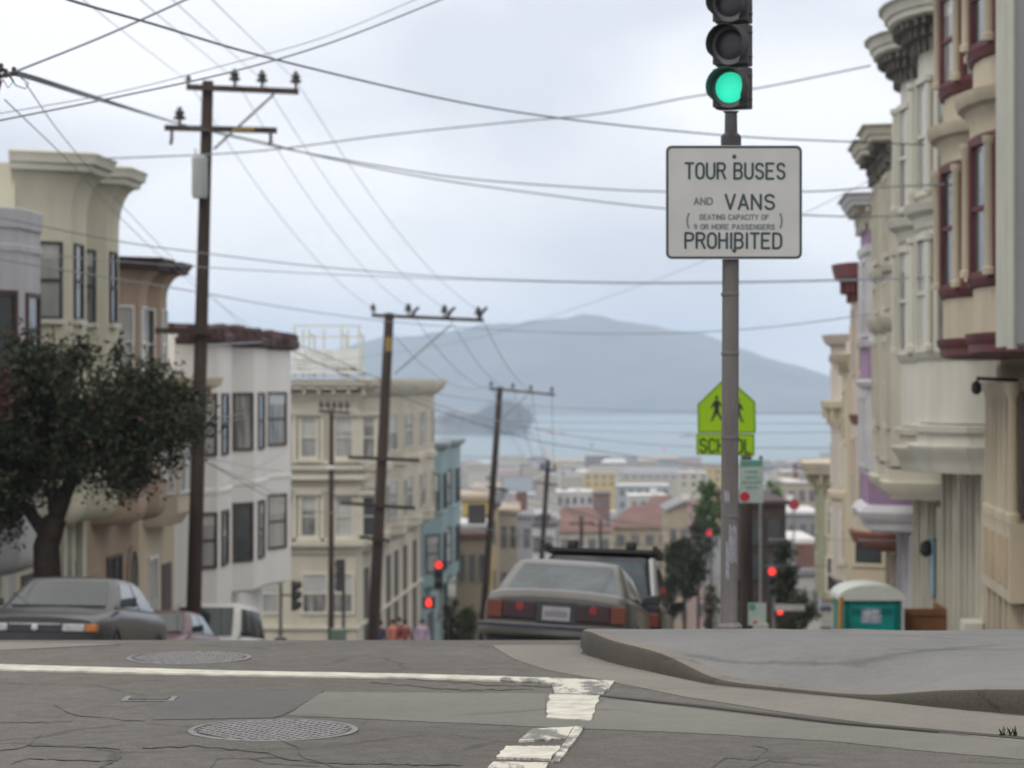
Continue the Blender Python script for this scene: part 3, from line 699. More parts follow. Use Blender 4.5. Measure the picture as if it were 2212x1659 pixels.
b = Bld('grey_building', 'grey lap sided building with a square bay cut off by the right edge', 'R', 18, 31.7, 7.5, GRYS)
q = bay(27.0, 31.55, 1.0, 3.1, .45)
b.sweep('bay', q, [(.42, -.04), (.46, 0), (8.2, 0)], GRYS)
k = q[2]
b.sweep('corner_board', [(30.08, .98), (30.1, 1.02), (31.1, 1.02), (31.14, .9)], [(.43, 0), (7.9, 0)], LTR)
b.panel('corner_strip', q[0], q[1], .93, .985, .4, 8, LTR, .03)
b.window(q[0], q[1], .22, .72, 1.35, 3.05, BRWN, GLASS, .08); b.window(q[0], q[1], .22, .72, 4.3, 6.0, BRWN, GLASS, .08)
b.panel('garage_door', (23, 0), (26, 0), 0, 1, G(26)-.2, -.6, GARD); b.panel('door', (28, 0), (29.2, 0), 0, 1, G(29)-.2, -.9, DOORW)

b = Bld('beige_building', 'beige building with round bays and maroon window frames and cream columns', 'R', 31.8, 40.4, 6.0, BEI)
for k, (Ya, Yb) in enumerate(((31.9, 35.75), (36.2, 40.0))):
    q = rbay(Ya, Yb, 1.0, 10)
    b.sweep('bay', q, [(.38, -.12), (.5, 0), (3.9, 0), (5.9, 0)], BEI, smooth=40)
    b.sweep('base_moulding', q, [(.36, -.1), (.40, .06), (.50, .06), (.56, .10), (.64, .11), (.65, 0)], MAR, smooth=30)
    b.sweep('sill_band', q, [(1.22, .0), (1.25, .05), (1.34, .08), (1.36, .01)], MAR, smooth=30)
    b.sweep('sill_band', q, [(4.10, .0), (4.13, .05), (4.24, .09), (4.26, .01)], MAR, smooth=30)
    b.sweep('belt_cornice', q, [(3.12, .0), (3.16, .04)]+steps(3.2, 3.5, .04, .16, 4)+[(3.52, .2), (3.6, .24), (3.68, .25), (3.69, .02)], BEI, smooth=30)
    crown(b, q, 6.45, .55, BEI)
    for z0, z1 in ((1.42, 3.02), (4.32, 5.5)):
        for a_, b_ in ((1, 3), (3, 5), (5, 7), (7, 9)):
            pa, pb = b.off(q, .035)[a_], b.off(q, .035)[b_]
            b.window(pa, pb, .16, .84, z0, z1, MAR, GLASS, .10, proud=.06)
            A_ = b.p(*b.off(q, .10)[a_]); MB().lathe((A_[0], A_[1], z0-.06), [(.09, 0), (.09, .08), (.065, .1), (.06, z1-z0), (.09, z1-z0+.04), (.09, z1-z0+.12)], 10).build('column', BEI, b.root, smooth=40)
b.sweep('belt_course', [(31.8, 0), (40.4, 0)], [(.0, .02), (.05, .12), (.25, .16), (.3, .02)], BEI)
for y in (32.2, 33.6, 35.0): b.panel('pilaster', (y, 0), (y+.28, 0), 0, 1, G(y)-.3, .0, BEI, .16)
for y in (32.6, 34.1): b.panel('door', (y, 0), (y+.8, 0), 0, 1, G(y+1)-.2, -.9, DOORW, .05); b.panel('transom', (y, 0), (y+.8, 0), 0, 1, -.8, -.2, GLASS, .05)
b.panel('entry_wall', (36.6, 0), (40.3, 0), 0, 1, -3.05, -1.95, BEI, .22)
for f in (.08, .32, .56, .80): b.panel('wall_panel', (36.6, .22), (40.3, .22), f, f+.16, -2.85, -2.15, mat('beige_panel', (.42,.33,.22), .85, .1), .02)
for y in (36.8, 37.5, 38.1, 38.7, 39.3, 39.85):
    A_ = b.p(y, .16); MB().lathe((A_[0], A_[1], -1.95), [(.12, 0), (.12, .12), (.08, .16), (.07, 1.75), (.12, 1.85), (.13, 1.98)], 10).build('column', BEI, b.root, smooth=40)
b.panel('dark_panel', (36.7, 0), (40.3, 0), 0, 1, -1.9, -.1, mat('recess_wood', (.075,.05,.04), .7, .2, 3), .03)
for y in (36.9, 37.6, 38.4, 39.1, 39.9): b.panel('post', (y, .0), (y+.16, .0), 0, 1, -5.2, -3.05, BEI, .2)
for y in (37.15, 38.0, 38.75, 39.45): b.panel('basement_door', (y, 0), (y+.42, 0), 0, 1, -5.2, -3.1, MAR, .05)
A_ = b.p(37.5, .6); mb = MB(); mb.tube([b.p(37.5, 0)+(.05,), A_+(.08,)], .03); mb.lathe((A_[0], A_[1], -.2), [(.02, .25), (.07, .20), (.075, .1), (.03, .05)], 10); mb.build('wall_lantern', BLACK, b.root)

b = Bld('white_cream_building', 'cream white building whose big round bay swells out below its windows', 'R', 40.5, 48.7, 5.75, CWH)
for k, (Ya, Yb, dz) in enumerate(((40.7, 44.6, 0), (44.8, 48.4, -.12))):
    q = rbay(Ya, Yb, 1.02, 10)
    b.sweep('bay', q, [(-.62+dz, 0), (.4, 0), (5.6, 0)], CWH, smooth=40)
    b.sweep('base_moulding', q, [(-1.42+dz, -.45), (-1.40+dz, -.02), (-1.3+dz, .02), (-1.18+dz, .05), (-1.05+dz, .16), (-.98+dz, .18), (-.97+dz, .02), (-.78+dz, .02), (-.76+dz, .1), (-.66+dz, .12), (-.64+dz, .0)], CWT if k else CWH, smooth=30)
    b.sweep('sill_band', q, [(.36, .0), (.40, .04), (.48, .07), (.5, .0)], CWH)
    b.sweep('belt_cornice', q, [(2.45, 0), (2.5, .05), (2.66, .08), (2.74, .2), (2.86, .24), (2.88, .02)], CWH)
    crown(b, q, 6.08, .52, CWH)
    for z0, z1 in ((.6, 2.3), (3.1, 4.8)):
        for a_, b_ in ((1, 3), (3, 5), (5, 7), (7, 9)):
            pa, pb = b.off(q, .03)[a_], b.off(q, .03)[b_]
            b.window(pa, pb, .22, .78, z0, z1, CWH, GLASSC, .10, proud=.07)
            A_ = b.p(*b.off(q, .09)[a_]); MB().lathe((A_[0], A_[1], z0-.06), [(.10, 0), (.10, .08), (.065, .1), (.06, z1-z0), (.1, z1-z0+.04), (.1, z1-z0+.12)], 8).build('pilaster', CWH, b.root, smooth=40)
for y in (40.7, 41.5, 42.6, 43.4, 44.6, 45.4, 46.6, 47.8): b.panel('pilaster', (y, 0), (y+.22, 0), 0, 1, G(y)-.4, -1.3, CWT, .18)
for y in (41.0, 43.0, 45.8, 47.0): b.panel('door', (y-.02, 0), (y+.6, 0), 0, 1, G(y)-.4, -2.2, DOORW, .03)
RCS = mat('painted_opening_shade', (.06,.055,.05), .8, .2, 3)  # flat dark panels between pilasters; the shade of openings is put into the colour
for y0, y1 in ((40.95, 41.45), (41.8, 42.5), (43.7, 44.5), (44.9, 45.3), (46.9, 47.7)): b.panel('dark_panel', (y0, 0), (y1, 0), 0, 1, G(y1)-.3, -1.75, RCS, .012)
b.panel('stair_wall', (40.7, 0), (41.5, 0), 0, 1, G(42)-.3, -3.7, CWH, .45)
b.sweep('belt_course', [(40.5, 0), (48.7, 0)], [(-1.95, .02), (-1.9, .16), (-1.6, .2), (-1.55, .02)], CWT)

b = Bld('ornate_building', 'ornate cream building with square moulded panels and dark bracketed cornices', 'R', 48.8, 55.1, 4.55, CWT)
for k, (Ya, Yb) in enumerate(((48.95, 51.6), (52.0, 54.9))):
    q = bay(Ya, Yb, 1.0, .55)
    b.sweep('bay', q, [(-1.55, 0), (4.5, 0)], CWT)
    b.sweep('base_moulding', q, [(-2.18, -.3), (-2.16, -.02), (-2.1, .0), (-2.0, .1), (-1.85, .14), (-1.82, .02), (-1.6, .02)], CWT)
    b.sweep('belt_cornice', q, [(1.0, 0), (1.08, .1), (1.2, .16), (1.28, .18), (1.3, 0)], CWT); b.sweep('belt_cornice', q, [(2.1, 0), (2.14, .1), (2.26, .14), (2.28, 0)], CWT)
    crown(b, q, 4.87, .42, CWT)
    for z0, z1 in ((2.5, 3.9), (-.75, .8)):
        b.window(q[0], q[1], .25, .8, z0, z1, CWT, GLASSC, .1, proud=.07); b.window(q[1], q[2], .1, .42, z0, z1, CWT, GLASS, .1, proud=.07); b.window(q[1], q[2], .58, .9, z0, z1, CWT, GLASSC, .1, proud=.07)
    for z0 in (1.42, -1.45):
        for f in (.08, .56):
            for s0, s1, y0, y1 in ((f, f+.36, z0, z0+.06), (f, f+.36, z0+.5, z0+.56), (f, f+.05, z0+.06, z0+.5), (f+.31, f+.36, z0+.06, z0+.5)): b.panel('panel_moulding', q[1], q[2], s0, s1, y0, y1, CWT, .06)
        b.panel('panel_moulding', q[0], q[1], .2, .8, z0, z0+.06, CWT, .06); b.panel('panel_moulding', q[0], q[1], .2, .8, z0+.5, z0+.56, CWT, .06)
for y in (49.0, 50.2, 51.4, 52.6, 53.8, 54.8): b.panel('pilaster', (y, 0), (y+.2, 0), 0, 1, G(y)-.4, -2.3, CWT, .16)
for y in (49.4, 50.6, 53.0): b.panel('door', (y, 0), (y+.6, 0), 0, 1, G(y)-.4, -3.1, DOORW, .03)
for y0, y1 in ((49.25, 50.1), (51.65, 52.5), (53.1, 53.7)): b.panel('dark_panel', (y0, 0), (y1, 0), 0, 1, G(y1)-.3, -2.6, MATS['painted_opening_shade'], .012)  # opening shade painted as flat dark panels here too
b.panel('blue_poster', (49.95, .16), (50.25, .16), 0, 1, -4.0, -2.9, mat('pale_blue_board', (.25,.42,.52), .7, .1), .03)
b.panel('red_strip', (49.35, .16), (49.5, .16), 0, 1, -5.6, -4.9, mat('orange_red_paint', (.5,.12,.06), .7, .1), .03)

b = Bld('mauve_building', 'narrow white and mauve painted building with purple panels under its bay', 'R', 55.15, 59.6, 3.7, LAV)
q = bay(55.3, 59.3, 1.02, .6)
b.sweep('bay', q, [(-2.75, 0), (3.6, 0)], LAV)
for z0, z1 in ((-2.58, -1.95), (.12, .74), (2.98, 3.46)): b.sweep('mauve_panel', q, [(z0, -.02), (z0, .015), (z1, .015), (z1, -.02)], PUR)
b.sweep('base_moulding', q, [(-3.15, -.1), (-3.1, .0), (-2.95, .04), (-2.85, .16), (-2.72, .2), (-2.62, .12), (-2.55, .0)], LAV)
b.sweep('sill_band', q, [(-.1, 0), (-.05, .1), (.05, .14), (.1, .0)], LAV); b.sweep('sill_band', q, [(.75, 0), (.8, .1), (.92, .14), (.95, .0)], LAV)
b.sweep('sill_band', q, [(2.75, 0), (2.8, .08), (2.95, .1), (2.98, .0)], LAV)
crown(b, q, 4.06, .40, LAV, .26, CWT)
for z0, z1 in ((1.1, 2.6), (-1.7, -.3)):
    b.window(q[0], q[1], .2, .8, z0, z1, LAV, GLASSC, .1, proud=.08); b.window(q[1], q[2], .08, .34, z0, z1, LAV, GLASS, .1, proud=.08); b.window(q[1], q[2], .62, .9, z0, z1, LAV, GLASS, .1, proud=.08)
    b.panel('pilaster', q[1], q[2], .40, .56, z0-.1, z1+.1, LAV, .10)
for y in (55.3, 56.6, 57.4, 58.8): b.panel('pilaster', (y, 0), (y+.2, 0), 0, 1, G(y)-.4, -3.2, LAV, .2)
for y in (55.6, 57.7): b.panel('door', (y, 0), (y+.8, 0), 0, 1, G(y)-.4, -4.0, DOORW, .03)

b = Bld('pink_building', 'pinkish cream building with red brown mouldings and a dark red cornice', 'R', 59.65, 64.0, 2.5, PNK)
q = rbay(59.9, 63.6, 1.05, 8)
b.sweep('bay', q, [(-3.4, 0), (2.5, 0)], PNK, smooth=40)
b.sweep('base_moulding', q, [(-3.85, -.3), (-3.7, -.02), (-3.55, .05), (-3.42, .1), (-3.38, 0)], RBR)
b.sweep('sill_band', q, [(-.95, 0), (-.85, .06), (-.72, .1), (-.7, 0)], RBR)
b.sweep('cornice', q, [(2.0, 0), (2.1, .05), (2.3, .12), (2.45, .42), (2.6, .46), (2.78, .5), (2.8, .1)], mat('dark_red_cornice', (.16,.055,.05), .75, .15), brackets=(.3, .3, .3, 2.42))
for z0, z1 in ((.3, 1.7), (-2.9, -1.3)):
    for a_, b_ in ((1, 3), (3, 5), (5, 7)): b.window(b.off(q, .03)[a_], b.off(q, .03)[b_], .2, .8, z0, z1, PNK, GLASS, .09, proud=.06)
for y in (60.3, 62.5): b.panel('door', (y, 0), (y+.9, 0), 0, 1, G(y)-.4, -4.8, DOORW, .03); b.panel('pilaster', (y+1.1, 0), (y+1.3, 0), 0, 1, G(y)-.6, -4.0, PNK, .15)

b = Bld('turret_building', 'sand coloured corner building with a round turret, ledges and a small roof belvedere', 'R', 64.05, 73.0, -.2, SAND, zbot=-11)
q = bay(64.4, 67.9, 1.0, .6)
b.sweep('bay', q, [(-5.3, -.3), (-5.1, 0), (.5, 0)], SAND); b.sweep('cornice', q, [(.3, .0), (.4, .1), (.6, .3), (.75, .35), (.77, .1)], SAND, brackets=(.35, .25, .2, .55))
for z0, z1 in ((-1.4, -.2), (-4.4, -2.8)): b.window(q[0], q[1], .2, .8, z0, z1, SAND, GLASS, .1); b.window(q[1], q[2], .3, .7, z0, z1, SAND, GLASSC, .1)
q = rbay(68.2, 72.9, 1.15, 8)
b.sweep('turret', q, [(-5.75, -.6), (-5.5, -.3), (-5.15, 0), (1.0, 0)], PNK, smooth=30)
b.sweep('turret_cornice', q, [(.55, 0), (.6, .05), (.7, .08), (.72, .0), (1.0, .02), (1.05, .15), (1.2, .22), (1.3, .26), (1.32, .0)], PNK)
b.sweep('turret_ledge', q, [(-1.2, 0), (-1.1, .05), (-.72, .1), (-.62, .26), (-.45, .3), (-.43, 0)], SAND, brackets=(.5, .24, .25, -.66))
b.sweep('turret_ledge', q, [(-3.1, 0), (-3.0, .08), (-2.85, .1), (-2.83, 0)], SAND)
for z0, z1 in ((-.3, .35), (-2.55, -1.6), (-4.6, -3.4)):
    for a_, b_ in ((1, 3), (3, 5), (5, 7)): b.window(b.off(q, .03)[a_], b.off(q, .03)[b_], .28, .66, z0, z1, WHF, GLASS, .07, proud=.05)
c = b.p(67.2, .35); mb = MB()
for dx in (-.33, .33):
    for dy in (-.4, .4): mb.box(c[0]+dx-.06, c[0]+dx+.06, c[1]+dy-.06, c[1]+dy+.06, 1.5, 2.6)
mb.box(c[0]-.5, c[0]+.5, c[1]-.6, c[1]+.6, .6, 1.1); mb.box(c[0]-.42, c[0]+.42, c[1]-.5, c[1]+.5, 1.1, 1.5); mb.box(c[0]-.5, c[0]+.5, c[1]-.6, c[1]+.6, 2.6, 2.8)
mb.build('belvedere', PNK, b.root)
b.panel('shop_window', (68.5, 0), (71.5, 0), 0, 1, -8.3, -6.4, GLASS, .04)

b = Bld('sage_building', 'beige building with sage green strips and a crowned cornice past the crossing', 'R', 97.5, 110, -3.1, TAN, dv=-.7, zbot=-15)
q = bay(97.7, 102.4, 1.0, .8)
b.sweep('bay', q, [(-8.2, -.2), (-8.0, 0), (-3.3, 0)], TAN)
b.sweep('cornice', q, [(-3.9, 0), (-3.8, .12), (-3.5, .2), (-3.35, .5), (-3.1, .55), (-2.95, .62), (-2.9, .1)], TAN, brackets=(.5, .4, .3, -3.4))
b.panel('sage_strip', q[1], q[2], .05, .16, -7.9, -4.0, OLV, .06); b.panel('sage_strip', q[1], q[2], .84, .95, -7.9, -4.0, OLV, .06); b.panel('sage_strip', q[0], q[1], .78, .96, -7.9, -4.0, OLV, .06)
for z0, z1 in ((-5.6, -4.4), (-7.7, -6.5)): b.window(q[0], q[1], .25, .7, z0, z1, SAND, GLASS, .09); b.window(q[1], q[2], .3, .7, z0, z1, SAND, GLASSC, .09)
# ---------------------------------------------------------------- utility poles
def insulator(mb, p, s=1.0):
    mb.lathe(p, [(.02*s, -.05), (.02*s, .06*s), (.075*s, .07*s), (.085*s, .10*s), (.045*s, .12*s), (.06*s, .14*s), (.065*s, .17*s), (.03*s, .20*s), (.03*s, .23*s)], 8)
def utility_pole(label, D, xb, yb, xt, yt, r, arms, braces=(), ins=(), extra=None, m=WOODP):
    ins = [(x, y, s_ if s_ < 1.55 else s_*.78) for x, y, s_ in ins]
    zb = G(D)-.3; T = W(xt, yt, D); Bt = W(xb, yb, D); d = (T-Bt)/(T.z-Bt.z); base = T+d*(zb-T.z)
    o = empty('utility_pole', (base.x, base.y, G(D)), label, 'utility pole', 'utility poles down the left of the street')
    MB().tube([base, base+(T-base)*.5, T], r, 12, r*.72).build('pole', m, o, smooth=50)
    for (x0, y0, x1, y1) in arms:
        a, b = W(x0, y0, D-.18), W(x1, y1, D-.18)
        MB().hexa([(a.x, D-.24, a.z-.055), (b.x, D-.24, b.z-.055), (b.x, D-.13, b.z-.055), (a.x, D-.13, a.z-.055), (a.x, D-.24, a.z+.055), (b.x, D-.24, b.z+.055), (b.x, D-.13, b.z+.055), (a.x, D-.13, a.z+.055)]).build('crossarm', m, o)
    for (x0, y0, x1, y1) in braces: MB().tube([W(x0, y0, D-.26), W(x1, y1, D-.26)], .028, 6).build('brace', GALV, o)
    for (x, y, s) in ins: mb = MB(); insulator(mb, W(x, y, D-.18)+Vector((0,0,.06)), s); mb.build('insulator', CERAM, o, smooth=40)
    return o
o = utility_pole('tall dark utility pole in front of the tan and white houses, nearest of the row', 52, 419, 1300, 449, 175, .155,
    [(403,188,645,198), (356,276,598,282), (336,714,470,717)], [(592,203,462,322)], [(407,188,.8), (507,191,1.4), (566,194,1.4), (639,196,1.4), (388,276,1.5)])
T0 = W(434, 345, 52); mb = MB()
mb.lathe((T0.x, T0.y-.2, W(0, 430, 52).z), [(.0, 0), (.13, .0), (.155, .06), (.155, .72), (.16, .74), (.16, .80), (.05, .86), (0, .86)], 16)
mb.tube([(T0.x-.06, T0.y-.2, W(0, 345, 52).z), (T0.x-.09, T0.y-.2, W(0, 322, 52).z)], .018)
mb.build('transformer', mat('transformer_grey', (.40,.42,.42), .5, .12, 5, streak=1), o, smooth=40)
for x in (371, 585): MB().tube([W(x, 280, 51.8), W(x, 300, 51.75), W(x-2, 312, 51.8)], .035, 6).build('hanging_insulator', CERAM, o)
q = W(527, 279, 51.74); MB().box(q.x-.2, q.x+.2, q.y-.02, q.y, q.z-.04, q.z+.04).build('yellow_tag', mat('yellow_tag', (.26,.17,.05), .6, .2), o)
o = utility_pole('dark utility pole standing left of the red signal, second of the row', 82, 806, 1380, 841, 676, .20,
    [(803,681,1045,692), (752,988,906,994), (735,1086,897,1098), (776,1160,842,1168)], [(975,701,852,808)], [(806,680,1.6), (882,684,2.0), (960,687,2.0), (1033,691,2.0)])
q = W(839, 744, 81.6); MB().box(q.x-.1, q.x+.1, q.y-.05, q.y-.02, q.z-.22, q.z+.22).build('yellow_tag', MATS['yellow_tag'], o)
mb = MB()
for x in (897, 975, 1045): mb.tube([W(x-10, 686, 81.8), W(x+2, 668, 81.6), W(x+8, 664, 81.6)], .05, 6)
mb.build('cutout', CERAM, o)
utility_pole('utility pole rising in front of the bay, third of the row', 125, 1050, 1260, 1080, 836, .19,
    [(1057,839,1199,853), (1052,1052,1098,1060)], [(1140,853,1085,905)], [(1061,839,1.6), (1108,843,1.6), (1147,847,1.6), (1192,851,1.6)])
utility_pole('utility pole below the boats, fourth of the row', 170, 1168, 1240, 1184, 993, .20, [(1166,1013,1203,1017), (1160,1042,1205,1048)], [], [(1172,1013,1.5), (1198,1016,1.5)], m=WOODD)
for i, (x, D, yt, t) in enumerate([(1256, 230, 1115, 'far thin utility pole in front of the red tiled roof, left of three'), (1297, 290, 1122, 'far thin utility pole in front of the red tiled roof, middle of three'), (1347, 365, 1132, 'far thin utility pole right of the red tiled roof front'),
    (1430, 400, 1130, 'far thin utility pole by the street corner below the brown gable'), (1715, 150, 1090, 'thin grey pole with a red disc sign right of the lime sign')]):
    p = W(x, yt, D); b_ = (p.x, p.y, G(D))
    if i < 4:
        o = empty('utility_pole', b_, t, 'utility pole', 'utility poles down the left of the street')
        MB().tube([b_, (p.x, p.y, p.z)], .2, 8, .15).build('pole', WOODD, o, smooth=50)
        MB().box(p.x-1.1, p.x+1.1, p.y-.1, p.y+.02, p.z-.7, p.z-.55).build('crossarm', WOODD, o)
    else:
        o = empty('sign_post', b_, t, 'road sign')
        MB().tube([b_, (p.x, p.y, p.z+.5)], .05, 8).build('pole', GALV, o)
        MB().lathe((p.x, p.y-.08, p.z), [(.0, 0), (.33, 0), (.33, .03), (0, .03)], 8, 'y').build('sign_plate', mat('stop_red', (.30,.03,.04), .5, .1), o)
# cross street pole with ring and bushy insulators
o = utility_pole('slim dark pole on the crossing in front of the cream corner house', 92, 715, 1385, 716, 884, .115, [(688,888,756,892)], [], [(694,888,1.3), (708,888,1.3), (722,889,1.3), (736,889,1.3), (750,889,1.3)])
o['group'] = 'poles at the crossing'
q = W(715, 1010, 92); MB().lathe((q.x, q.y, q.z), [(.13, -.07), (.15, -.05), (.15, .05), (.13, .07)], 12).build('white_band', WHF, o)

# ---------------------------------------------------------------- overhead wires
WIREP = mat('bare_wire', (.33,.35,.36), .5, .1, 1)
NW = 0
def wire(pts, r, label, m=WIREM, n=10):
    """pts: (x, y, D) knots, smoothed"""
    P = [W(*p) for p in pts]; out = []
    k = len(P)
    for i in range(k-1):
        p0 = P[max(i-1, 0)]; p1, p2 = P[i], P[i+1]; p3 = P[min(i+2, k-1)]
        if i == 0: p0 = p1*2-p2
        if i == k-2: p3 = p2*2-p1
        for j in range(n):
            t = j/n
            out.append(.5*((2*p1)+(p2-p0)*t+(2*p0-5*p1+4*p2-p3)*t*t+(-p0+3*p1-3*p2+p3)*t**3))
    out.append(P[-1])
    o = MB().tube(out, r*.78, 5).build('overhead_wire', m, smooth=60)
    return tag(o, label, 'overhead wire', 'overhead wires')
wire([(100,-25,17),(150,0,18),(330,52,20),(600,130,24),(1000,222,30),(1280,264,34),(1600,295,38),(1880,308,41),(2020,314,42)], .014, 'thick twisted cable sagging from the top left corner across to the cornices at right', WIRED)
wire([(-60,272,19),(0,260,19.5),(250,210,20.5),(500,155,21.5),(720,90,22),(960,-4,23),(1040,-40,23)], .010, 'lower of the two pale wires rising from the left edge to the top centre')
wire([(-60,256,22),(0,245,22.5),(250,200,23.5),(480,142,24),(700,80,25),(895,0,26),(960,-30,26)], .0055, 'upper thinner of the two pale wires rising from the left edge to the top centre')
wire([(-60,192,20),(20,160,20),(220,80,20),(400,0,20),(470,-32,20)], .012, 'dark wire climbing from the insulators at the left edge to the top')
wire([(20,158,20),(60,162,21),(220,213,30),(400,270,50),(600,318,50),(800,355,50),(1000,385,49),(1250,405,48),(1440,414,46),(1740,414,46),(1870,406,46),(2040,398,37)], .017, 'upper of two twisted cables running from the left edge to behind the white sign', WIRED)
wire([(20,162,20),(60,168,21),(220,218,30),(420,276,50),(560,305,50),(700,340,50),(900,380,50),(1100,410,49),(1430,450,47),(1740,465,47),(1870,468,47),(1965,466,46)], .016, 'lower of two twisted cables running from the left edge to behind the white sign', WIRED)
wire([(210,343,48),(440,334,48),(600,322,47),(850,290,46),(1100,264,45),(1300,245,44),(1500,208,43),(1640,190,42),(1880,142,41)], .018, 'pale cable running from the yellow house cornice up to the right past the green light')
wire([(-60,466,40),(0,470,41),(250,520,44),(450,548,48),(700,577,52),(1000,600,52),(1400,610,50),(1850,603,46),(2110,592,38)], .014, 'long sagging wire under the white sign, upper of two')
wire([(-60,536,41),(0,541,42),(250,564,44),(450,578,48),(700,592,52),(1000,604,53),(1400,613,51),(1850,606,47),(2110,596,39)], .011, 'long sagging wire under the white sign, lower of two')
wire([(0,560,45),(250,602,48),(440,633,60),(600,662,70),(800,690,80),(1000,708,80),(1200,718,78),(1400,721,74),(1600,712,68),(1800,690,60),(2060,646,44)], .017, 'sagging wire crossing just above the hazy hill')
wire([(600,795,90),(960,745,90),(1200,680,85),(1500,572,75),(1800,430,60),(1980,330,45)], .010, 'faint thin wire rising from the roof deck to the right')
wire([(630,775,90),(760,800,92),(960,853,95),(1200,880,96),(1500,890,96),(1810,893,70)], .018, 'wire across the hill base level with the top of the lime sign')
wire([(440,745,52),(640,745,85),(800,810,95),(960,880,100),(1150,925,110),(1300,950,110),(1500,965,105),(1800,968,80)], .024, 'wire across the water level with the word on the lime sign')
wire([(450,905,60),(640,885,85),(960,905,96),(1200,912,96),(1500,914,96),(1820,915,66)], .014, 'wire across the water, higher one of the close pair', WIREM)
wire([(450,915,60),(640,895,85),(960,912,96),(1200,928,96),(1500,936,96),(1820,933,66)], .014, 'wire across the water, lower one of the close pair', WIREM)
wire([(600,740,86),(700,790,90),(850,850,100),(1000,905,110),(1150,950,120),(1300,975,120),(1500,1003,115),(1700,1013,100),(1960,1016,60)], .024, 'dark wire sloping down across the water to the rooftops', WIRED)
wire([(420,985,52),(640,1095,80),(850,1120,98),(1000,1135,110),(1250,1180,120),(1380,1250,125)], .018, 'wire sagging over the lower windows of the cream corner house')
wire([(450,1000,52),(560,1050,60),(632,1085,70)], .012, 'service wire from the nearest pole to the white house, steeper one'); wire([(450,990,52),(560,1012,60),(632,1020,70),(700,1020,95)], .010, 'service wire from the nearest pole to the white house, flatter one')
wire([(450,1065,52),(520,1030,60),(600,985,70),(632,960,76)], .009, 'service wire rising from the nearest pole across the white house')
wire([(960,1050,120),(1150,1075,130),(1300,1120,140),(1480,1150,150),(1560,1165,150)], .03, 'dark wire sloping over the far rooftops', WIRED)
wire([(1000,985,130),(1250,1000,135),(1560,1008,130)], .024, 'thin wire just above the pier sheds')
wire([(430,895,52),(300,1010,48),(210,1040,46),(180,1042,46)], .018, 'drooping wire from the nearest pole into the street tree', WIRED)
wire([(1660,1165,90),(1800,1166,66),(1940,1168,55)], .016, 'wire in front of the turret building, upper of two'); wire([(1640,1222,90),(1760,1222,90),(1830,1224,62)], .02, 'wire in front of the turret building, lower of two', WIRED)
wire([(1000,1075,150),(1180,1095,170),(1300,1118,180),(1440,1138,190),(1560,1150,200)], .03, 'upper wire drooping over the red tiled roof', WIRED)
wire([(1010,1150,150),(1170,1162,170),(1300,1172,180),(1420,1178,190),(1560,1190,200)], .03, 'lower wire drooping in front of the long apartment building', WIRED)
wire([(1190,1050,170),(1256,1125,228),(1297,1130,288),(1347,1140,363)], .03, 'wire strung along the far thin poles', WIRED)
# power lines over the left poles, running down the hill
ARM1 = [(407,176),(507,170),(566,172),(639,174)]; ARM2 = [(806,668),(882,666),(960,668),(1033,672)]; ARM3 = [(1061,832),(1108,837),(1147,841),(1192,845)]; ARM4 = [(1168,1008),(1176,1009),(1190,1011),(1198,1012)]
ST = [(165,-12),(290,-12),(360,-12),(447,-12)]; nm = ['leftmost', 'second', 'third', 'rightmost']
for i in range(4):
    a, b_, c_, d_ = ARM1[i], ARM2[i], ARM3[i], ARM4[i]
    s_ = W(*ST[i], 30); q = W(*a, 51.8)
    wire([(*ST[i], 30), ((ST[i][0]*.5+a[0]*.5)+2, (ST[i][1]+a[1])*.5+3, 39), (*a, 51.8)], .0075, f'{nm[i]} of the four power lines coming down to the nearest pole top', WIREP)
    A_, B_ = W(*a, 51.8), W(*b_, 81.8); pts = []
    for t in (0, .25, .5, .75, 1):
        q = A_.lerp(B_, t); q.z -= 4*.55*t*(1-t); pts.append((CX+q.x/q.y*F, CY-q.z/q.y*F, q.y))
    wire(pts, .0095, f'{nm[i]} of the four power lines between the first and second poles', WIREP, n=6)
    A_, B_ = W(*b_, 81.8), W(*c_, 124.8); pts = []
    for t in (0, .25, .5, .75, 1):
        q = A_.lerp(B_, t); q.z -= 4*1.0*t*(1-t); pts.append((CX+q.x/q.y*F, CY-q.z/q.y*F, q.y))
    wire(pts, .014, f'{nm[i]} of the four power lines between the second and third poles', n=6)
    A_, B_ = W(*c_, 124.8), W(*d_, 169.8); pts = []
    for t in (0, .25, .5, .75, 1):
        q = A_.lerp(B_, t); q.z -= 4*1.0*t*(1-t); pts.append((CX+q.x/q.y*F, CY-q.z/q.y*F, q.y))
    wire(pts, .017, f'{nm[i]} of the four power lines between the third and fourth poles', n=6)
wire([(10,215,21),(160,360,30),(255,465,38),(400,600,55),(540,705,75)], .007, 'faint line running down behind the yellow house, left one')
wire([(55,180,21),(140,300,28),(260,440,38),(400,585,55),(520,700,75)], .007, 'faint line running down behind the yellow house, right one')
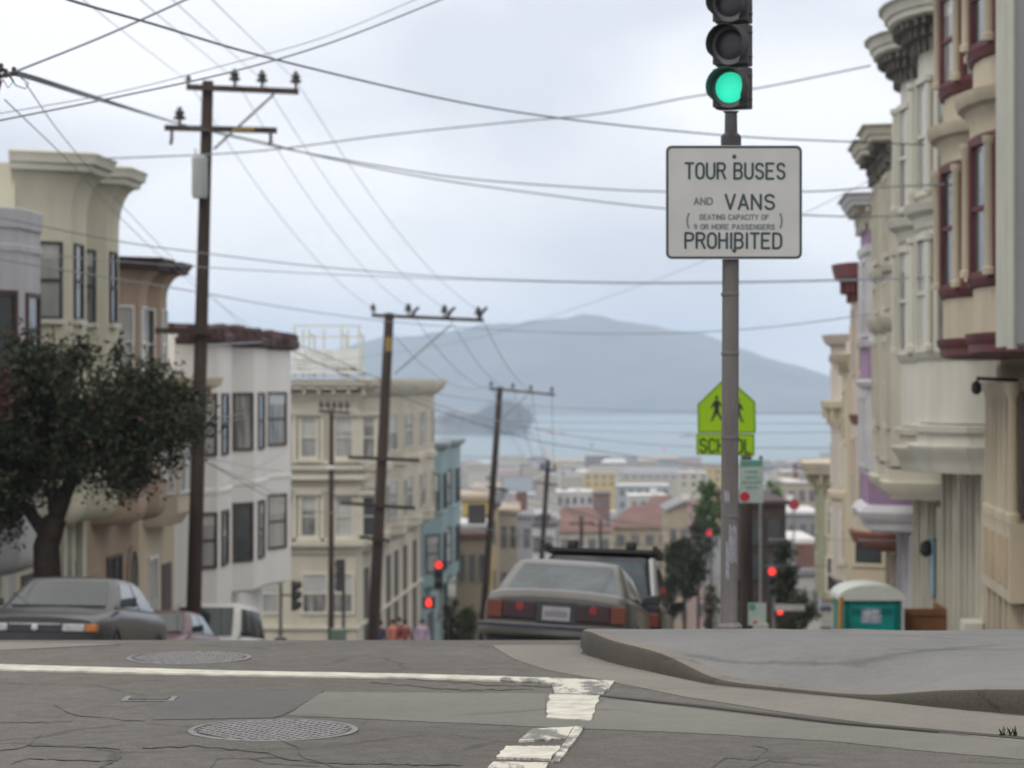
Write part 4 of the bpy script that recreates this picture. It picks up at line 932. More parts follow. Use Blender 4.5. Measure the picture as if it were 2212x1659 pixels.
# end of a crossarm poking in at the left edge
o = empty('crossarm_end', W(0, 160, 20), 'end of a rusty crossarm with tangled insulators at the left edge', 'crossarm end')
mb = MB(); a = W(-6, 145, 20); mb.box(a.x-.6, a.x+.02, 19.9, 20.05, W(0,170,20).z, W(0,150,20).z); mb.tube([W(-14,210,20), W(-2,172,20)], .03)
mb.build('arm', mat('rusty_arm', (.22,.09,.06), .8, .2, 5), o)
mb = MB(); 
for x, y in ((12, 162), (30, 158), (2, 150)): mb.lathe(W(x, y+6, 19.95), [(.01, 0), (.028, .01), (.03, .03), (.015, .04), (.022, .055), (.01, .07)], 8)
mb.tube([W(-10,166,20), W(34,160,20)], .012, 6); mb.build('insulator', CERAM, o, smooth=40)
for k, q in enumerate([[(20,165),(35,185),(55,192),(62,180),(45,168)], [(5,170),(18,190),(30,175),(20,162)]]): MB().tube([W(x, y, 19.9) for x, y in q], .005, 5).build('jumper_wire', WIRED, o)

# ---------------------------------------------------------------- traffic signals
def lens_mat(name, c, e=0):
    return mat(name, c, .25, 0, emit=((c[0], c[1], c[2]), e) if e else None)
GLEN = lens_mat('green_led', (.03,.70,.45), .85); RLEN = lens_mat('red_led', (1.0,.05,.035), 1.3); DLEN = mat('unlit_lens', (.035,.036,.042), .3, .1, 20)
SIGB = mat('signal_housing', (.055,.052,.055), .5, .25, 6); SIGG = mat('signal_face', (.12,.115,.125), .55, .2, 8)
def signal_head(parent, c, yaw, s, lit, n=3, led=False):
    """c: centre of the bottom lens; faces -Y before yaw; s: section height"""
    M = Matrix.Translation(c) @ Matrix.Rotation(yaw, 4, 'Z'); q = s/2
    mb = MB()
    for i in range(n):
        z = i*s; mb.box(-q*.80, q*.80, -.02*s, s*.36, z-q*.97, z+q*.97); mb.box(-q*.88, q*.88, -.09*s, -.02*s, z-q*.90, z+q*.90)
    for i in range(n):
        z = i*s
        for dz in (-.28, .28): mb.box(q*.7, q*.98, -.02*s, .13*s, z+dz*s-.03*s, z+dz*s+.03*s)
    h = mb.xf(M).build('housing', SIGB, parent, bevel=.006*s/.25)
    for i in range(n):
        z = i*s; pr = []
        mb = MB(); mb.lathe((0, 0, z), [(s*.35, -.10*s), (s*.47, -.11*s), (s*.47, -.08*s), (s*.35, -.08*s)], 28, 'y'); mb.xf(M).build('lens_door', SIGG, h)
        mb = MB(); mb.lathe((0, 0, z), [(0, -.14*s), (s*.2, -.135*s), (s*.33, -.115*s), (s*.36, -.10*s), (s*.40, -.08*s), (0, -.08*s)], 24, 'y')
        on = lit.get(i) if lit else None
        mb.xf(M).build('lens', on or DLEN, h, smooth=40)
        if on and led:
            mb = MB()
            for a in range(-7, 8):
                for b_ in range(-7, 8):
                    x, zz = a*s*.05+(b_ % 2)*s*.025, b_*s*.048
                    if math.hypot(x, zz) < s*.35: mb.box(x-s*.011, x+s*.011, -.150*s, -.125*s, z+zz-s*.011, z+zz+s*.011)
            mb.xf(M).build('led_grid', mat('led_spots', (.02,.5,.34), .4, 0, emit=((.02,.5,.34), .5)), h)
        # tunnel visor: open below
        vs, fs = [], []; K = 26
        for k in range(K+1):
            a = R(-62+(304)*k/K); 
            for yy, rr_ in ((-.10*s, s*.455), (-.10*s-s*(.42 if .12 < k/K < .88 else .42*min(k/K, 1-k/K)/.12), s*.455)):
                for t in (0, -.014*s): vs.append(((rr_+t)*math.cos(a), yy, z+(rr_+t)*math.sin(a)))
        for k in range(K):
            a = k*4; fs += [(a, a+4, a+6, a+2), (a+1, a+3, a+7, a+5), (a+2, a+6, a+7, a+3)]
        mb = MB().add(vs, fs); mb.xf(M).build('visor', SIGB, h, smooth=50)
    return h
def walk(D, X, Y=None):
    return G(D)+.13
# main pole, 4 inch steel
PD = 15.5; bx = W(1576, 1350, PD).x; zb = G(PD)+.125-DR(PD)
STEEL = mat('weathered_steel_pole', (.135,.125,.12), .7, .28, 3.5, streak=1)
o = empty('signal_pole', (bx, PD, zb), 'grey steel pole with a green traffic light on top and base in the pavement', 'traffic light')
top = W(1579, 290, PD)
MB().tube([(bx-.004, PD, zb-.1), W(1577.5, 800, PD), W(1579, 300, PD)], .0515, 20, .0485).build('pole', STEEL, o, smooth=50)
MB().lathe((bx, PD, zb), [(.075, -.05), (.075, .02), (.06, .035), (.052, .04)], 20).build('base_flange', STEEL, o, smooth=30)
mb = MB(); mb.lathe(W(1579, 318, PD), [(.052, 0), (.060, .01), (.060, .065), (.045, .08), (.038, .085), (.036, .20), (.05, .21)], 18); mb.build('slip_fitting', SIGB, o, smooth=30)
for y in (768, 640, 950, 1120): q = W(1577, y, PD); MB().lathe(q, [(.0505, 0), (.0535, .004), (.0535, .018), (.0505, .022)], 18).build('strap', mat('dull_strap', (.11,.105,.10), .6, .2), o)
STK = mat('torn_sticker', (.22,.22,.25), .8, .2, 20)
mb = MB()
for (y0, y1, a0, a1) in ((1135, 1215, -100, -40), (1170, 1250, -120, -95), (1060, 1085, -130, -95)):
    z0, z1 = W(0, y1, PD).z, W(0, y0, PD).z; vs, fs = [], []
    for k in range(7):
        a = R(a0+(a1-a0)*k/6)
        for z in (z0, z1): vs.append((bx+.0535*math.cos(a)-.0, PD+.0535*math.sin(a), z+.015*math.sin(k*2.1)))
    for k in range(6): fs.append((2*k, 2*k+2, 2*k+3, 2*k+1))
    mb.add(vs, fs)
mb.build('sticker', STK, o)
hc = W(1580, 190, PD-.02)
signal_head(o, hc, R(-24), .252, {0: GLEN}, led=True)

# text helper
def text(name, s, m, parent, org, right, up, size, align='CENTER', sx=1.0, bold=0, depth=.001):
    cu = bpy.data.curves.new(name, 'FONT'); cu.body = s; cu.size = size; cu.align_x = align; cu.align_y = 'BOTTOM_BASELINE'; cu.offset = bold; cu.extrude = depth
    ob = bpy.data.objects.new(name, cu); sc.collection.objects.link(ob)
    dg = bpy.context.evaluated_depsgraph_get(); me = bpy.data.meshes.new_from_object(ob.evaluated_get(dg)); bpy.data.objects.remove(ob); bpy.data.curves.remove(cu)
    right, up = Vector(right).normalized(), Vector(up).normalized(); n = right.cross(up)
    M = Matrix(((right.x, up.x, n.x, 0), (right.y, up.y, n.y, 0), (right.z, up.z, n.z, 0), (0, 0, 0, 1)))
    off = ORG.get(parent, Vector((0,0,0)))
    me.transform(Matrix.Translation(Vector(org)-off) @ M @ Matrix.Diagonal((sx, 1, 1, 1)))
    me.materials.clear(); me.materials.append(m); me.name = name
    t = bpy.data.objects.new(name, me); sc.collection.objects.link(t); t.parent = parent; ORG[t] = off; return t
def rrect(x0, x1, z0, z1, r, n=5):
    out = []
    for cx, cz, a0 in ((x1-r, z1-r, 0), (x0+r, z1-r, 90), (x0+r, z0+r, 180), (x1-r, z0+r, 270)):
        for i in range(n+1): a = R(a0+90*i/n); out.append((cx+r*math.cos(a), cz+r*math.sin(a)))
    return out

def A_(cx, cy, rx, ry, a0, a1, n=7): return [(cx+rx*math.cos(R(a0+(a1-a0)*i/n)), cy+ry*math.sin(R(a0+(a1-a0)*i/n))) for i in range(n+1)]
GL = {   # monoline sign letters in a box .62 wide and 1 high
 'T': [[(0,1),(.6,1)],[(.3,1),(.3,0)]], 'O': [A_(.3,.7,.3,.3,0,180)+A_(.3,.3,.3,.3,180,360)+[(.6,.7)]], 'U': [[(0,1),(0,.28)]+A_(.3,.28,.3,.28,180,360)+[(.6,1)]],
 'R': [[(0,0),(0,1),(.35,1)]+A_(.35,.76,.24,.24,90,-90)+[(0,.52)],[(.33,.52),(.6,0)]], 'B': [[(0,0),(0,1),(.34,1)]+A_(.34,.77,.22,.23,90,-90)+[(0,.54)],[(.34,.54)]+A_(.34,.27,.25,.27,90,-90)+[(0,0)]],
 'S': [A_(.3,.76,.28,.24,20,270)+A_(.3,.26,.29,.26,90,-160)], 'E': [[(.55,1),(0,1),(0,0),(.55,0)],[(0,.52),(.45,.52)]], 'A': [[(0,0),(.3,1),(.6,0)],[(.1,.3),(.5,.3)]], 'N': [[(0,0),(0,1),(.58,0),(.58,1)]],
 'D': [[(0,0),(0,1),(.28,1)]+A_(.28,.7,.32,.3,90,0)+A_(.28,.3,.32,.3,0,-90)+[(0,0)]], 'V': [[(0,1),(.3,0),(.6,1)]], 'P': [[(0,0),(0,1),(.35,1)]+A_(.35,.75,.25,.25,90,-90)+[(0,.5)]], 'H': [[(0,0),(0,1)],[(.58,0),(.58,1)],[(0,.52),(.58,.52)]],
 'I': [[(.05,0),(.05,1)]], 'G': [A_(.3,.72,.3,.28,25,180)+A_(.3,.28,.3,.28,180,360)+[(.6,.45),(.35,.45)]], 'C': [A_(.3,.72,.3,.28,20,180)+A_(.3,.28,.3,.28,180,340)], 'Y': [[(0,1),(.3,.5),(.6,1)],[(.3,.5),(.3,0)]], 'F': [[(.55,1),(0,1),(0,0)],[(0,.52),(.45,.52)]],
 '9': [A_(.28,.72,.27,.28,0,360,12),[(.55,.72),(.5,.3),(.25,0)]], 'M': [[(0,0),(0,1),(.35,.3),(.7,1),(.7,0)]], 'L': [[(0,1),(0,0),(.52,0)]], '(': [A_(.35,.5,.3,.62,130,230)], ')': [A_(-.05,.5,.3,.62,50,-50)]}
ADV = {'I': .34, 'M': .98, ' ': .5, '(': .4, ')': .4}
def letters(s, m, parent, x0, x1, z0, h, y, th, slope=0, name='lettering'):
    """stroke letters standing on z0, filling x0..x1, facing -Y"""
    tot = sum(ADV.get(c, .86) for c in s)-.26; k = (x1-x0)/tot; x = x0; mb = MB(); n = 0
    for c in s:
        for pl in GL.get(c, []):
            P = [Vector((x+a*k, z0+b_*h+slope*(x+a*k-x0))) for a, b_ in pl]
            for i, p in enumerate(P):
                yy = y-.00004*(n % 9); n += 1
                mb.loft([[(p.x+th/2*math.cos(R(45*j+22)), q, p.y+th/2*math.sin(R(45*j+22))) for j in range(8)] for q in (yy-.0006, y)])
                if i:
                    d = p-P[i-1]
                    if d.length > 1e-6:
                        d.normalize(); nn = Vector((-d.y, d.x))*th/2; yy = y-.00004*(n % 9); n += 1
                        mb.loft([[(v.x, q, v.y) for v in (P[i-1]-nn, p-nn, p+nn, P[i-1]+nn)] for q in (yy-.0006, y)])
        x += ADV.get(c, .86)*k
    return mb.build(name, m, parent)
# tour bus sign
SGW = mat('sign_white', (.43,.43,.42), .55, .06, 3); SGT = mat('sign_dark_ink', (.035,.055,.06), .6, .1, 5)
q0, q1 = W(1438, 560, PD-.075), W(1733, 314, PD-.075); Ys_ = PD-.075
so = empty('road_sign', ((q0.x+q1.x)/2, Ys_, q0.z), 'white rectangular sign reading tour buses and vans prohibited on the steel pole', 'road sign')
skew = .006
def sxz(x, y): p = W(x, y, Ys_); return p.x, p.z
pl = MB().prismy(rrect(q0.x, q1.x, q0.z, q1.z, .035), Ys_, Ys_+.004).build('sign_plate', SGW, so)
outer = rrect(q0.x+.004, q1.x-.004, q0.z+.004, q1.z-.004, .032); inner = rrect(q0.x+.016, q1.x-.016, q0.z+.016, q1.z-.016, .022)
mb = MB(); n = len(outer)
for i in range(n):
    j = (i+1) % n; mb.hexa([(outer[i][0], Ys_-.0015, outer[i][1]), (outer[j][0], Ys_-.0015, outer[j][1]), (inner[j][0], Ys_-.0015, inner[j][1]), (inner[i][0], Ys_-.0015, inner[i][1]),
        (outer[i][0], Ys_, outer[i][1]), (outer[j][0], Ys_, outer[j][1]), (inner[j][0], Ys_, inner[j][1]), (inner[i][0], Ys_, inner[i][1])])
mb.build('border', SGT, so)
SGT2 = mat('sign_faded_ink', (.15,.165,.165), .6, .1, 5)
def sgt(t, xc, yb, hpx, wpx, m=SGT, th=5.2):
    a, z = sxz(xc-wpx/2, yb); b_, _ = sxz(xc+wpx/2, yb); u = Ys_/F
    letters(t, m, so, a+th*u/2, b_-th*u/2, z+th*u/2, (hpx-th)*u, Ys_-.001, th*u, -.004)
sgt('TOUR BUSES', 1588, 388, 38, 219); sgt('AND', 1519, 443, 17, 42, SGT2, 3.4); sgt('VANS', 1620, 454, 36, 110)
sgt('SEATING CAPACITY OF', 1586, 475, 12.5, 152, SGT2, 2.4); sgt('9 OR MORE PASSENGERS', 1586, 496, 12.5, 176, SGT2, 2.4)
for t, x in (('(', 1486), (')', 1687)):
    a, z = sxz(x, 492); u = Ys_/F; P = A_(0, .5, .22, .62, 125, 235) if t == '(' else A_(0, .5, .22, .62, 55, -55)
    MB().tube([(a+(p[0]+(.18 if t == '(' else -.18))*40*u, Ys_-.001, z+p[1]*31*u) for p in P], 1.9*u, 6).build('lettering', SGT2, so)
sgt('PROHIBITED', 1584, 538, 37, 212)
for y in (338, 541):
    p = W(1586, y, Ys_); MB().lathe((p.x, Ys_, p.z), [(.012, 0), (.012, -.004), (.006, -.008), (0, -.008)], 10, 'y').build('bolt', SGT, so)

# school crossing sign and its post
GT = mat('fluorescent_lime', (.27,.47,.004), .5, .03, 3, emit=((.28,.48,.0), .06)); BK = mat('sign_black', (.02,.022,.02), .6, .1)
D = 34; sp = W(1590, 1350, D)
so2 = empty('school_sign', (sp.x, D+.06, G(D)+.13), 'lime green pentagon school sign with walking figures behind the steel pole', 'road sign')
MB().tube([(sp.x, D+.06, G(D)), (sp.x, D+.06, W(0, 830, D).z)], .028, 10).build('post', GALV, so2)
def PZ(x, y): p = W(x, y, D); return (p.x, p.z)
pent = [PZ(1507, 935), PZ(1633, 936), PZ(1632, 868), PZ(1570, 812), PZ(1506, 873)]
MB().prismy(pent, D-.004, D).build('sign_plate', GT, so2)
MB().prismy([PZ(1504, 982), PZ(1630, 985), PZ(1630, 937.5), PZ(1504, 936.5)], D-.004, D).build('word_plate', GT, so2)
def stroke(pts, wd, name='border', m=BK, y=D-.0065):
    mb = MB()
    for a, b_ in zip(pts, pts[1:]):
        a, b_ = Vector(a), Vector(b_); d = (b_-a).normalized(); n = Vector((-d.y, d.x))*wd/2; a, b_ = a-d*wd/2, b_+d*wd/2
        q = [a-n, b_-n, b_+n, a+n]; mb.hexa([(c.x, y, c.y) for c in q]+[(c.x, y+.002, c.y) for c in q])
    mb.build(name, m, so2)
def inset(p, k=.94): c = Vector((sum(a[0] for a in p)/len(p), sum(a[1] for a in p)/len(p))); return [tuple(c+(Vector(a)-c)*k) for a in p]
ip = inset(pent, .955); stroke(ip+[ip[0]], .010)
ip = inset([PZ(1504, 982), PZ(1630, 985), PZ(1630, 939), PZ(1504, 937)], .96); stroke(ip+[ip[0]], .008)
def figure(cx, cy, s, fl):
    c = W(cx, cy, D); X = lambda a: c.x+a*s*fl; Z = lambda a: c.z+a*s
    mb = MB(); mb.lathe((X(.0), D-.0065, Z(.36)), [(0, 0), (.055*s, 0), (.055*s, .002), (0, .002)], 14, 'y')
    body = [(-.05, .28), (.05, .29), (.09, .22), (.20, .10), (.17, .07), (.08, .14), (.07, -.02), (.10, -.16), (.19, -.30), (.25, -.31), (.25, -.35), (.15, -.36), (.03, -.18), (.0, -.12), (-.06, -.24), (-.14, -.38), (-.19, -.36), (-.12, -.20), (-.07, -.02), (-.08, .12), (-.15, .02), (-.19, .05), (-.11, .20)]
    mb.prismy([(X(a), Z(b_)) for a, b_ in body], D-.0065, D-.0045); mb.build('walking_figure', BK, so2)
figure(1548, 884, .42, 1); figure(1594, 888, .40, -1)
letters('SCHOOL', mat('school_ink', (.035,.06,.01), .6, .1), so2, W(1512, 0, D).x, W(1623, 0, D).x, W(0, 977, D).z, 29*D/F, D-.006, 4.6*D/F, -.02)

# parking sign on its thin post
o = empty('parking_sign_post', (W(1644, 0, 33).x, 33, G(33)+.13), 'thin grey post with a pale green parking sign and a smaller plate below', 'road sign')
xp = W(1644, 0, 33).x; mb = MB(); mb.tube([(xp, 33.03, G(33)), (xp, 33.03, W(0, 985, 33).z)], .026, 10); mb.build('post', GALV, o)
PLG = mat('pale_sign_green', (.33,.40,.36), .6, .08, 6); PG = mat('sign_green', (.08,.24,.19), .6, .1); PR = mat('sign_red', (.40,.02,.04), .5, .1)
def plate(x0, x1, y0, y1, name='sign_plate', m=PLG, d=0):
    a, b_ = W(x0, y1, 33), W(x1, y0, 33); return MB().box(a.x, b_.x, 33-.004-d, 33-d, a.z, b_.z).build(name, m, o)
plate(1597, 1649, 993, 1086); plate(1600, 1646, 995, 1007, 'green_band', PG, .004)
for k, (y, n) in enumerate(((1018, 5), (1030, 4), (1041, 5), (1052, 4))):
    text('lettering', ['2 HOUR', 'PARKING', '8AM TO 6PM', 'MON FRI'][k], PG, o, (W(1623, 0, 33).x, 32.992, W(0, y+4, 33).z), (1,0,0), (0,0,1), .05, sx=.8)
p = W(1609, 1073, 32.99); mb = MB(); mb.lathe((p.x, 32.992, p.z), [(.04, 0), (.062, 0), (.062, .003), (.04, .003)], 20, 'y'); mb.build('red_ring', PR, o)
plate(1616, 1655, 1302, 1351, 'sign_plate'); plate(1618, 1632, 1304, 1318, 'green_band', PG, .004); plate(1627, 1636, 1342, 1349, 'red_mark', PR, .004)
q = W(1643, 1352, 33); MB().box(q.x-.09, q.x+.09, 32.9, 33.12, G(33)-.1, W(0, 1347, 33).z).build('footing', mat('pale_footing', (.4,.39,.36), .8, .1), o)
# dark wooden pole just behind the steel pole
D = 60; q = W(1612, 1100, D); o = empty('wooden_pole', (q.x, D, G(D)), 'dark brown wooden pole rising close behind the steel sign pole at right', 'utility pole')
MB().tube([(q.x, D, G(D)), (q.x, D, W(0, 985, D).z)], .16, 10, .13).build('pole', WOODP, o, smooth=50)

# signals at the crossing
def small_signal(label, D, x, ytop, yaw, lit, xp, s=.30, ped=None, back=False, dx=0, poletop=None):
    o = empty('traffic_signal', (W(xp, 0, D).x, D, G(D)+.13), label, 'traffic light')
    c = W(x, ytop, D); zt = c.z; c0 = Vector((c.x, D-.25, zt-2*s))
    MB().tube([(ORG[o].x, D, G(D)), (ORG[o].x, D, W(0, poletop or ytop-10, D).z)], .055, 8).build('pole', SIGB if back else GALV, o)
    MB().tube([(ORG[o].x, D, zt-s), (c0.x, D-.1, zt-s)], .03, 6).build('bracket', SIGB, o)
    signal_head(o, c0, R(yaw), s, lit)
    if ped:
        p = W(*ped, D-.2); h = MB().box(p.x-.22, p.x+.22, p.y-.1, p.y+.15, p.z-.22, p.z+.22).build('pedestrian_signal', SIGB, o, bevel=.02)
        mb = MB(); mb.prismy([(p.x-.09, p.z-.14), (p.x+.06, p.z-.14), (p.x+.10, p.z), (p.x+.08, p.z+.03), (p.x+.06, p.z), (p.x+.06, p.z+.14), (p.x-.08, p.z+.14), (p.x-.11, p.z+.0)], p.y-.115, p.y-.1); mb.build('red_hand', RLEN, h)
    return o
small_signal('black traffic signal on a bracket, turned sideways by the white house corner', 82, 640, 1264, 80, {}, 606, .31, poletop=1258)
small_signal('pair of black signals seen from behind right of the slim pole', 88, 736, 1218, 190, {}, 742, .36, back=True)
small_signal('traffic signal showing red left of the blue house with a red hand below', 93, 948, 1219, 0, {2: RLEN}, 953, .36, ped=(927, 1301))
small_signal('traffic signal showing red right of the steel pole with a red hand below', 93, 1666, 1233, 0, {2: RLEN}, 1671, .37, ped=(1685, 1318))
small_signal('far traffic signal with a small red light beside dark trees', 180, 1531, 1150, 0, {2: mat('far_red', (.9,.03,.05), .3, 0, emit=((.9,.03,.05), .8))}, 1537, .55)
q0, q1 = W(1673, 1306, 92.5), W(1738, 1319, 92.5); MB().box(q0.x, q1.x, 92.4, 92.46, q1.z, q0.z).build('street_name_plate', mat('plate_white', (.30,.29,.28), .6, .1), [c for c in sc.objects if c.get('label', '').startswith('traffic signal showing red right')][0])
# green cabinet
q = W(731, 1375, 84); o = empty('utility_cabinet', (q.x, 84, G(84)+.13), 'grey green utility cabinet at the foot of the slim pole', 'utility cabinet')
CB = mat('cabinet_green', (.16,.22,.17), .6, .15, 4); MB().box(q.x-.24, q.x+.24, 83.8, 84.2, G(84)+.13, W(0, 1358, 84).z).build('cabinet', CB, o, bevel=.02); MB().box(q.x-.2, q.x+.2, 83.78, 83.8, G(84)+.25, W(0, 1361, 84).z).build('door', CB, o)
# ---------------------------------------------------------------- cars
RUB = mat('tyre_rubber', (.02,.02,.02), .9, .2, 10); RIM = mat('wheel_rim', (.25,.25,.25), .4, .2, 5, metal=.7)
CGL = mat('car_glass', (.025,.033,.035), .05, .2, 1.5, spec=.35); CGD = mat('car_glass_dark', (.03,.036,.038), .05, .15, 2, spec=1.0)
REAR = mat('rear_glass', (.045,.065,.075), .06, .5, 1.6, spec=.4)
LAMP = mat('headlamp', (.35,.36,.36), .15, .2, 12); AMB = mat('amber_lens', (.12,.026,.012), .3, .1, 8); REDL = mat('tail_red', (.032,.009,.012), .25, .2, 8); REDB = mat('tail_red_bright', (.20,.012,.018), .3, .1, 8)
PLT = mat('licence_plate', (.27,.26,.27), .6, .1, 6); TRIM = mat('car_trim', (.03,.031,.035), .5, .2, 4); CHR = mat('chrome_strip', (.5,.5,.5), .25, .1, 4, metal=.8)
def paintm(name, c, rough=.3, metal=.1): return mat(name, c, rough, .14, 1.3, metal=metal, coat=.2, spec=.45)
def bilerp(c, u, v): # c: bl, br, tr, tl
    return (c[0]*(1-u)+c[1]*u)*(1-v)+(c[3]*(1-u)+c[2]*u)*v
def car(name, label, loc, yaw, pitch, roll, pm, st, cat='car', group=None, front=True, rear=True, rearglass=None, frontglass=None):
    o = empty(name, loc, label, cat, group, rot=Euler((pitch, roll, yaw), 'XYZ'))
    B = lambda mb, n, m, par=None, **k: mb.build(n, m, par or o, local=True, **k)
    rings = []
    for (y, zb, zs, zt, w) in st['body']:
        h = [(w*.80, zb), (w*.93, zb+.05), (w*.985, zb+.16), (w, (zb+zs)*.5), (w*.985, zs-.10), (w*.955, zs-.02), (w*.90, zs+(zt-zs)*.45), (w*.78, zt-.012), (w*.4, zt+.012)]
        ring = [(x, y, z) for x, z in h]+[(0, y, zt+.018)]+[(-x, y, z) for x, z in h[::-1]]
        rings.append(ring)
    body = B(MB().loft(rings), 'body', pm, smooth=38)
    c = st['cab']; (yb0, yb1, wb, zb, yt0, yt1, wt, zt) = c
    P = lambda x, y, z: Vector((x, y, z))
    # cabin shell: lofted rings between belt and roof, rounded
    def ring(t):
        y0, y1, w = yb0+(yt0-yb0)*t, yb1+(yt1-yb1)*t, wb+(wt-wb)*(max(t,0)**1.15)
        z = zb+(zt-zb)*t; out = []
        for sx, ya, yb_ in ((1, y0, y1), (-1, y1, y0)):
            pass
        cr = .10
        pts = [(w-cr, y0), (w-.02, y0+.05), (w, y0+cr*1.6), (w, y1-cr*1.6), (w-.02, y1-.05), (w-cr, y1)]
        mid = [(0, y1+.05)]; m2 = [(0, y0-.05)]
        full = pts+mid+[(-x, y) for x, y in pts[::-1]]+m2
        return [(x, y, z) for x, y in full]
    rg = [ring(-.12), ring(0), ring(.33), ring(.66), ring(.93)]
    top = [(x*.93, (y-(yt0+yt1)/2)*.93+(yt0+yt1)/2, zt-.005) for x, y, z in ring(1)]
    top2 = [(x*.55, (y-(yt0+yt1)/2)*.6+(yt0+yt1)/2, zt+.02) for x, y, z in ring(1)]
    B(MB().loft(rg+[top, top2]), 'cabin', pm, smooth=45)
    def wq(t, y, sgn): return wb+(wt-wb)*(max(t, 0)**1.15)
    def pane(nm, gm, f, u0, u1, v0, v1):
        vs = []; NU, NV = 8, 5
        for th in (0, 1):
            for j in range(NV+1):
                for i in range(NU+1):
                    u, v = u0+(u1-u0)*i/NU, v0+(v1-v0)*j/NV; vs.append(f(u, v, .012 if th else -.004))
        n = (NU+1)*(NV+1); fs = []
        for th in (0, 1):
            for j in range(NV):
                for i in range(NU): a = th*n+j*(NU+1)+i; fs.append((a, a+1, a+NU+2, a+NU+1))
        bd = [i for i in range(NU+1)]+[j*(NU+1)+NU for j in range(1, NV+1)]+[NV*(NU+1)+i for i in range(NU-1, -1, -1)]+[j*(NU+1) for j in range(NV-1, 0, -1)]
        for i in range(len(bd)): a, b_ = bd[i], bd[(i+1) % len(bd)]; fs.append((a, b_, b_+n, a+n))
        return B(MB().add(vs, fs), nm, gm, smooth=40)
    def fr(s_):  # s_: -1 rear, +1 front
        def f(u, v, o_):
            y = (yb0+(yt0-yb0)*v) if s_ < 0 else (yb1+(yt1-yb1)*v); w = wq(v, 0, 0)-.0; x = (u*2-1)*w
            bulge = .05*(1-(u*2-1)**2); ex = max(0, abs(x)-(w-.10))
            return (x, y+s_*(bulge+o_)-s_*ex*.45, zb+(zt-zb)*v+o_*.5)
        return f
    pane('rear_window' if rear else 'rear_window', rearglass or CGD, fr(-1), .085, .915, .05, .86)
    pane('windscreen', frontglass or CGD, fr(1), .085, .915, .05, .86)
    for sx in (-1, 1):
        def f(u, v, o_, sx=sx):
            y0, y1 = yb0+(yt0-yb0)*v, yb1+(yt1-yb1)*v; return (sx*(wq(v, 0, 0)+o_), y0+(y1-y0)*u, zb+(zt-zb)*v)
        for u0, u1 in st.get('side', ((.10, .46), (.50, .90))): pane('side_window', CGD, f, u0, u1, .06, .84)
        yy = yb1-.22; mb = MB(); mb.loft([[(sx*(wb+.02), yy-.03, zb+.02), (sx*(wb+.02), yy+.05, zb+.02), (sx*(wb+.02), yy+.05, zb+.12), (sx*(wb+.02), yy-.03, zb+.12)],
            [(sx*(wb+.22), yy-.05, zb+.02), (sx*(wb+.22), yy+.05, zb+.03), (sx*(wb+.22), yy+.05, zb+.15), (sx*(wb+.22), yy-.05, zb+.16)]])
        B(mb, 'mirror', TRIM, bevel=.015)
        for yw in st['wheels']:
            mb = MB(); r = st.get('wr', .31); xw = st['body'][len(st['body'])//2][4]
            mb.lathe((sx*(xw-.21), yw, r), [(r*.6, 0), (r*.96, .005), (r, .03), (r, .17), (r*.96, .2), (r*.6, .205)] if sx > 0 else [(r*.6, 0), (r*.96, -.005), (r, -.03), (r, -.17), (r*.96, -.2), (r*.6, -.205)], 22, 'x')
            t = B(mb, 'wheel', RUB, smooth=40)
            mb = MB(); mb.lathe((sx*(xw-.02), yw, r), [(0, sx*.0), (r*.55, sx*-.01), (r*.6, sx*.02), (r*.1, sx*.03), (0, sx*.03)], 16, 'x'); B(mb, 'rim', RIM, t)
            mb = MB(); mb.prismy([(0, 0)], 0, 0) if False else None
            ar = MB(); K = 14; vs = []; fs = []
            for k in range(K+1):
                a = math.pi*k/K
                for rr_, xx in ((r*.98, xw*.9), (r*1.13, xw*.9), (r*1.13, xw+.012), (r*.98, xw+.012)): vs.append((sx*xx, yw+rr_*math.cos(a), r+rr_*math.sin(a)*1.0))
            for k in range(K):
                for j in range(4): a = k*4+j; b_ = k*4+(j+1) % 4; fs.append((a, b_, b_+4, a+4))
            B(ar.add(vs, fs), 'wheel_arch', TRIM)
    e = st['body'][0]; yr, wr_ = e[0], e[4]; e2 = st['body'][-1]; yf, wf = e2[0], e2[4]
    if rear:
        z0, z1 = st['tail']
        B(MB().box(-wr_*.97, wr_*.97, yr-.02, yr+.02, z0, z1), 'tail_panel', TRIM, bevel=.01)
        for sx in (-1, 1):
            tl = B(MB().box(*sorted((sx*wr_*.30, sx*wr_*.76)), yr-.035, yr-.015, z0+.02, z1-.02), 'tail_light', REDL, bevel=.008)
            B(MB().box(*sorted((sx*wr_*.77, sx*wr_*.985)), yr-.037, yr+.06, z0+.012, z1-.012), 'turn_light', AMB, bevel=.008)
            B(MB().lathe((sx*wr_*.52, yr-.036, z1-.075), [(0, -.006), (.045, -.006), (.05, 0), (0, 0)], 14, 'y'), 'brake_lamp', REDB, tl)
        pr = B(MB().box(-.22, .22, yr-.03, yr-.0, z0-.02, z1-.0), 'plate_recess', TRIM)
        pz = (z0+z1)/2-.02; B(MB().box(-.155, .155, yr-.045, yr-.03, pz-.078, pz+.078), 'licence_plate', PLT, pr)
        mb = MB()
        for i in range(7): x = -.12+.036*i; mb.box(x, x+.02, yr-.048, yr-.0445, pz-.035, pz+.03)
        B(mb, 'plate_characters', mat('plate_ink', (.12,.12,.16), .6, .1), pr)
        bz0, bz1 = st['bump']
        bmp = MB().loft([[(-wr_-.09, yr+.35, z), (-wr_-.08, yr-.02, z), (-wr_+.05, yr-.12+dy, z), (0, yr-.17+dy, z), (wr_-.05, yr-.12+dy, z), (wr_+.08, yr-.02, z), (wr_+.09, yr+.35, z)] for z, dy in ((bz0, .03), (bz0+.03, .0), (bz1-.02, 0), (bz1, .02))])
